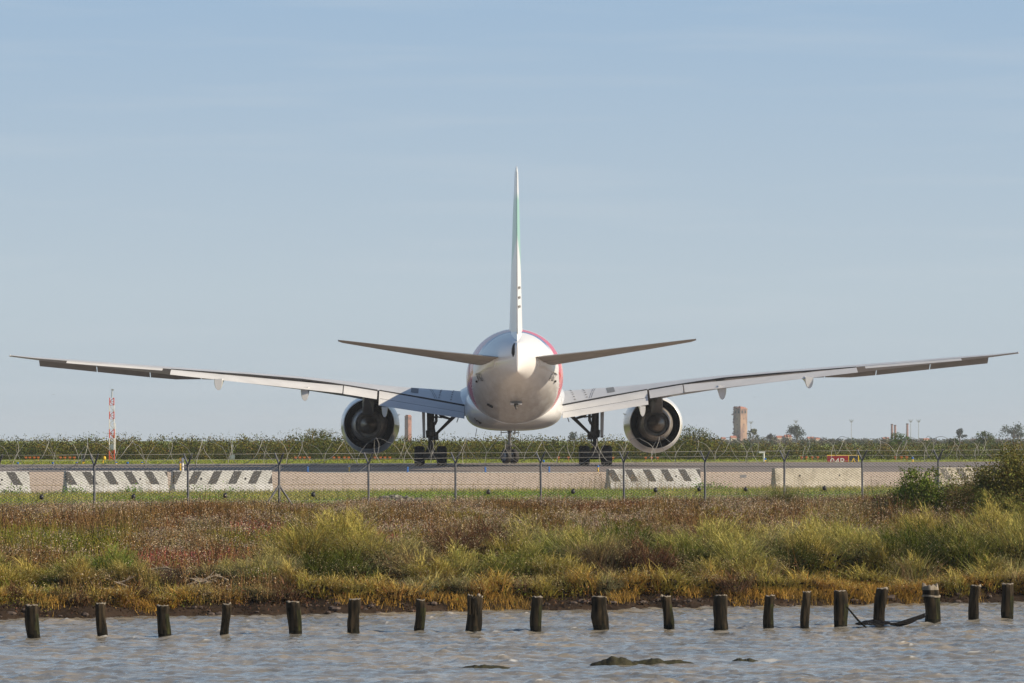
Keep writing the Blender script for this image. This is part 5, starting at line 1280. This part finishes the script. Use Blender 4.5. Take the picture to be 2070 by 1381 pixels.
# ------------------------------------------------------------------ airfield furniture
def dz(py, z=0.0): return (CAMZ - z) * F / (py - HOR)
def small(px, D, name, label, cat, group, parts):
    X = at(px, D); root = empty(name, (X, D, g(X, D) + (.03 if D < 352 + .66 * X else 0))); tag(root, label, cat, group)
    for pn, mb, mat in parts: mb.build(pn, mat, root, smooth=50)
    return root
for px, lab in ((622, "blue edge marker in the aircraft's shadow, leftmost of the near blue ones"), (824, "blue edge marker below the left landing gear"), (981, "blue edge marker left of the nose wheels"), (1110, "blue edge marker right of the nose wheels")):
    a = MB(); a.tube([(0, 0, 0), (0, 0, .34)], .055, 10); b = MB(); b.tube([(0, 0, 0), (0, 0, .02)], .09, 10)
    small(px, 286, "edge_marker", lab, "marker", "blue edge markers along the near taxiway edge", (("sleeve", a, BLUE), ("base", b, SIGNB)))
for px, lab in ((706, "yellow edge light with a pale cap left of the left gear"), (1209, "yellow edge light with a blue cap below the right gear")):
    a = MB(); a.tube([(0, 0, 0), (0, 0, .28)], .05, 10); b = MB(); b.tube([(0, 0, .28), (0, 0, .35), (0, 0, .40)], [.08, .075, .03], 10)
    small(px, 287.5, "edge_light", lab, "airfield light", "yellow edge lights near the aircraft", (("stem", a, YEL), ("cap", b, METAL if px < 1000 else BLUE)))
for px, mat, lab in ((364.5, YEL, "yellow bollard, left of the pair behind the barriers"), (369.3, WHITE, "white bollard, right of the pair behind the barriers")):
    a = MB(); a.tube([(0, 0, 0), (0, 0, .80), (0, 0, .83)], [.075, .075, .05], 12); b = MB(); b.tube([(0, 0, .5), (0, 0, .62)], .077, 12)
    small(px, 288, "bollard", lab, "bollard", "pair of bollards", (("post", a, mat), ("band", b, MASTM)))
for px, ty_, kind, lab in ((36, 938, 0, "far blue taxiway light nearest the left edge"), (107, 938, 0, "far blue taxiway light left of the fence post"), (235, 934, 1, "far blue light on a yellow stem beside the lattice mast"), (258, 938, 0, "far low blue light right of the lattice mast"), (287, 936, 1, "far blue light on a yellow stem well right of the lattice mast"), (155, 936, 1, "far light on a yellow stem left of the black signal"), (1099, 930, 0, "far blue light above the yellow line right of the nose wheels"), (1547, 926, 1, "far blue light on a yellow stem beside the white pole"), (1845, 922, 1, "far blue light on a yellow stem right of the red sign")):
    u = (px - 1035) / F; D = 356 / (1 - .66 * u); top = CAMZ - (ty_ - HOR) * D / F; top = max(top, .18)
    a = MB(); b = MB()
    if kind: a.tube([(0, 0, 0), (0, 0, top * .55)], .06, 8)
    else: a.tube([(0, 0, 0), (0, 0, top * .3)], .05, 8)
    b.tube([(0, 0, top * (.55 if kind else .3)), (0, 0, top * .85), (0, 0, top)], [.07, .09, .04], 10)
    small(px, D, "taxiway_light", lab, "airfield light", "blue lights along the far taxiway edge", (("stem", a, YEL if kind else SIGNB), ("lens", b, BLUE)))
grp = {0: [52, 60, 69, 77, 122, 131, 141, 150, 224], 1: [597, 606, 615, 625], 2: [675, 685, 696, 705], 3: [758, 769, 778, 788], 4: [1129, 1149, 1239, 1305, 1317, 1329], 5: [1620, 1630, 1642, 1653], 6: [1810, 1822, 1833]}
where = {0: "left of the lattice mast", 1: "between the third barrier and the left engine", 2: "below the left edge of the left engine", 3: "right of the left engine", 4: "around the right landing gear", 5: "left of the red sign", 6: "right of the red sign"}
proto = None
for k, pxs in grp.items():
    for j, px in enumerate(pxs):
        D = 395.0 if px < 1400 else 404.0; X = at(px, D)
        if proto is None:
            proto = empty("approach_lamp")
            a = MB(); a.tube([(0, 0, 0), (0, 0, .2)], .025, 6); a.build("stem", ORG, proto)
            b = MB(); b.box((0, 0, .27), (.22, .16, .13)); b.tube([(0, -.08, .27), (0, -.12, .27)], .06, 8); b.build("lamp_housing", ORG, proto)
            root = proto
        else:
            root = proto.copy(); COL.objects.link(root)
            for ch in proto.children:
                c_ = ch.copy(); COL.objects.link(c_); c_.parent = root
        root.location = (X, D, g(X, D))
        ordn = ["first", "second", "third", "fourth", "fifth", "sixth", "seventh", "eighth", "ninth"][j]
        tag(root, "%s small orange lamp %s" % (ordn, where[k]), "airfield light", "small orange lamps in the far grass")
# white pole with arm, black signal, yellow lamp, monitor box
a = MB(); a.tube([(0, 0, 0), (0, 0, .80)], .075, 10); b = MB(); b.box((-.1, 0, .84), (.42, .16, .12)); b.ellipsoid((-.33, 0, .82), (.1, .1, .09), 8, 6)
small(1544, 382, "sensor_pole", "short white pole with a sideways arm in the far grass", "sensor", None, (("pole", a, WHITE), ("arm", b, WHITE)))
a = MB(); a.box((.02, 0, .46), (.17, .16, .62)); b = MB(); b.box((0, 0, .08), (.16, .16, .16)); c_ = MB(); c_.tube([(-.13, 0, 0), (-.13, 0, .75)], .03, 6)
small(169, 345, "signal_box", "upright black signal box on a yellow base left of the lattice mast", "signal", None, (("housing", a, SIGNB), ("base", b, YEL), ("pole", c_, METAL)))
a = MB(); a.ellipsoid((0, 0, .42), (.12, .1, .15), 12, 8); b = MB(); b.tube([(-.12, 0, 0), (-.1, 0, .25), (0, 0, .32)], .05, 8)
small(211, 345, "warning_lamp", "round bright yellow lamp left of the lattice mast", "lamp", None, (("lens", a, YEL), ("stem", b, YEL)))
a = MB(); a.box((0, 0, .28), (.38, .25, .38)); b = MB(); b.tube([(0, 0, .4), (0, 0, 1.95)], .018, 6); b.box((0, 0, 1.2), (.16, .05, .2))
small(470, 404, "monitor_box", "small pale box with a thin aerial in front of the thicket", "equipment box", None, (("box", a, METAL), ("aerial", b, MASTM)))
# red and white lattice mast
def lattice():
    D = 398.0; X = at(226, D); sc = F / D; H = (935 - 808) / sc; root = empty("lattice_mast", (X, D, 0)); tag(root, "red and white steel lattice mast in front of the thicket on the left", "mast")
    RW = [pmat("mast_red", (.55, .07, .03), .6), pmat("mast_white", (.66, .64, .62), .6)]
    hw = .21; bands = [(0, .17, 0), (.17, .36, 1), (.36, .50, 0), (.50, .66, 1), (.66, .78, 0), (.78, .88, 1), (.88, 1.0, 0)]
    for z0, z1, m in bands:
        mb = MB(); k = 1.0 - .18 * z0
        for a in (-1, 1):
            for b in (-1, 1): mb.tube([(a * hw * k, b * hw * k, z0 * H), (a * hw * k, b * hw * k, z1 * H)], .028, 5)
        n = max(1, round((z1 - z0) * H / .36))
        for j in range(n):
            za, zb = (z0 + (z1 - z0) * j / n) * H, (z0 + (z1 - z0) * (j + 1) / n) * H; sg = 1 if j % 2 else -1
            for b in (-1, 1):
                mb.tube([(-sg * hw * k, b * hw * k, za), (sg * hw * k, b * hw * k, zb)], .02, 4); mb.tube([(b * hw * k, -sg * hw * k, za), (b * hw * k, sg * hw * k, zb)], .02, 4)
                mb.tube([(-hw * k, b * hw * k, za), (hw * k, b * hw * k, za)], .02, 4)
        mb.build("frame_section", RW[m], root)
    mb = MB(); mb.tube([(.02, 0, H), (.02, 0, H + .55)], .05, 6); mb.box((.06, 0, H + .66), (.2, .15, .14)); mb.build("top_lamp", MASTM, root)
    mb = MB(); mb.tube([(-.15, 0, H), (-.15, 0, H + 1.1)], .008, 4); mb.build("whip_aerial", MASTM, root)
    mb = MB(); mb.tube([(.30, 0, .6), (.28, 0, H * .60)], .035, 6); mb.build("cable_duct", WHITE, root)
    mb = MB(); mb.box((.05, -.25, H * .22), (.26, .12, .42)); mb.build("cabinet", METAL, root)
lattice()
# runway sign
def sign():
    D = 388.0; X = at(1703.5, D); zb = -.46; Wd = 2.64; h = .96
    root = empty("taxiway_sign", (X, D, g(X, D)), R(3)); tag(root, "red and black runway sign with white and yellow lettering in a yellow frame", "sign")
    z0 = zb - g(X, D)
    mb = MB(); mb.box((0, 0, z0 + h / 2), (Wd, .16, h)); mb.build("case", YEL, root, bevel=.01)
    mb = MB(); mb.box((-.42, -.083, z0 + h / 2), (Wd * .66, .012, h - .12)); rp_ = mb.build("red_panel", SIGNR, root)
    mb = MB(); mb.box((.89, -.083, z0 + h / 2), (.73, .012, h - .12)); bp = mb.build("black_panel", SIGNB, root)
    for t, x, m, s_, par in (("04R", -.42, WHITE, .60, rp_), ("A", .89, YEL, .60, bp)):
        vs, fs = text_geo(t, s_ * 1.35)
        mb = MB(); mb.add([(x + vx * 1.0, -.0935, z0 + .18 + vy * .95) for vx, vy, _ in vs], fs); mb.build("lettering", m, par, recalc=False)
    for x in (-.9, .9):
        mb = MB(); mb.tube([(x, 0, -.05), (x, 0, z0 + .05)], .05, 8); mb.build("leg", METAL, root)
sign()
# two birds, mere specks
for px, py, lab in ((1525, 803, "tiny dark bird in the sky above the big tower"), (108, 798, "tiny bird in the sky at the far left")):
    D = 900; X = at(px, D); z = CAMZ + (HOR - py) * D / F; root = empty("bird", (X, D, z)); tag(root, lab, "bird", "birds in the sky")
    mb = MB(); mb.loft([[(0 + a * r, y, b * r) for a, b in ((1, 0), (.5, .87), (-.5, .87), (-1, 0), (-.5, -.87), (.5, -.87))] for y, r in ((-.22, .01), (-.1, .05), (.05, .06), (.15, .035), (.22, .01))])
    mb.add([(0, -.06, .02), (0, .08, .02), (.25, .04, .09), (.42, -.05, .02), (.2, -.06, .06), (-.25, .04, .09), (-.42, -.05, .02), (-.2, -.06, .06)], [(0, 1, 2, 4), (4, 2, 3), (1, 0, 7, 5), (5, 7, 6)])
    mb.build("body", SIGNB, root)

# ------------------------------------------------------------------ haze
def haze():
    m = bpy.data.materials.new("haze_air"); m.use_nodes = True; nt = m.node_tree; nt.nodes.clear()
    v = nt.nodes.new("ShaderNodeVolumePrincipled"); v.inputs['Color'].default_value = (.86, .92, 1, 1); v.inputs['Density'].default_value = .00010; v.inputs['Anisotropy'].default_value = 0.0
    o = nt.nodes.new("ShaderNodeOutputMaterial"); nt.links.new(v.outputs[0], o.inputs['Volume'])
    mb = MB(); mb.box((0, 2380, 10), (3900, 5080, 29)); ob = mb.build("haze", m, None); tag(ob, "pale blue air over the distance", "haze", kind="stuff")
haze()
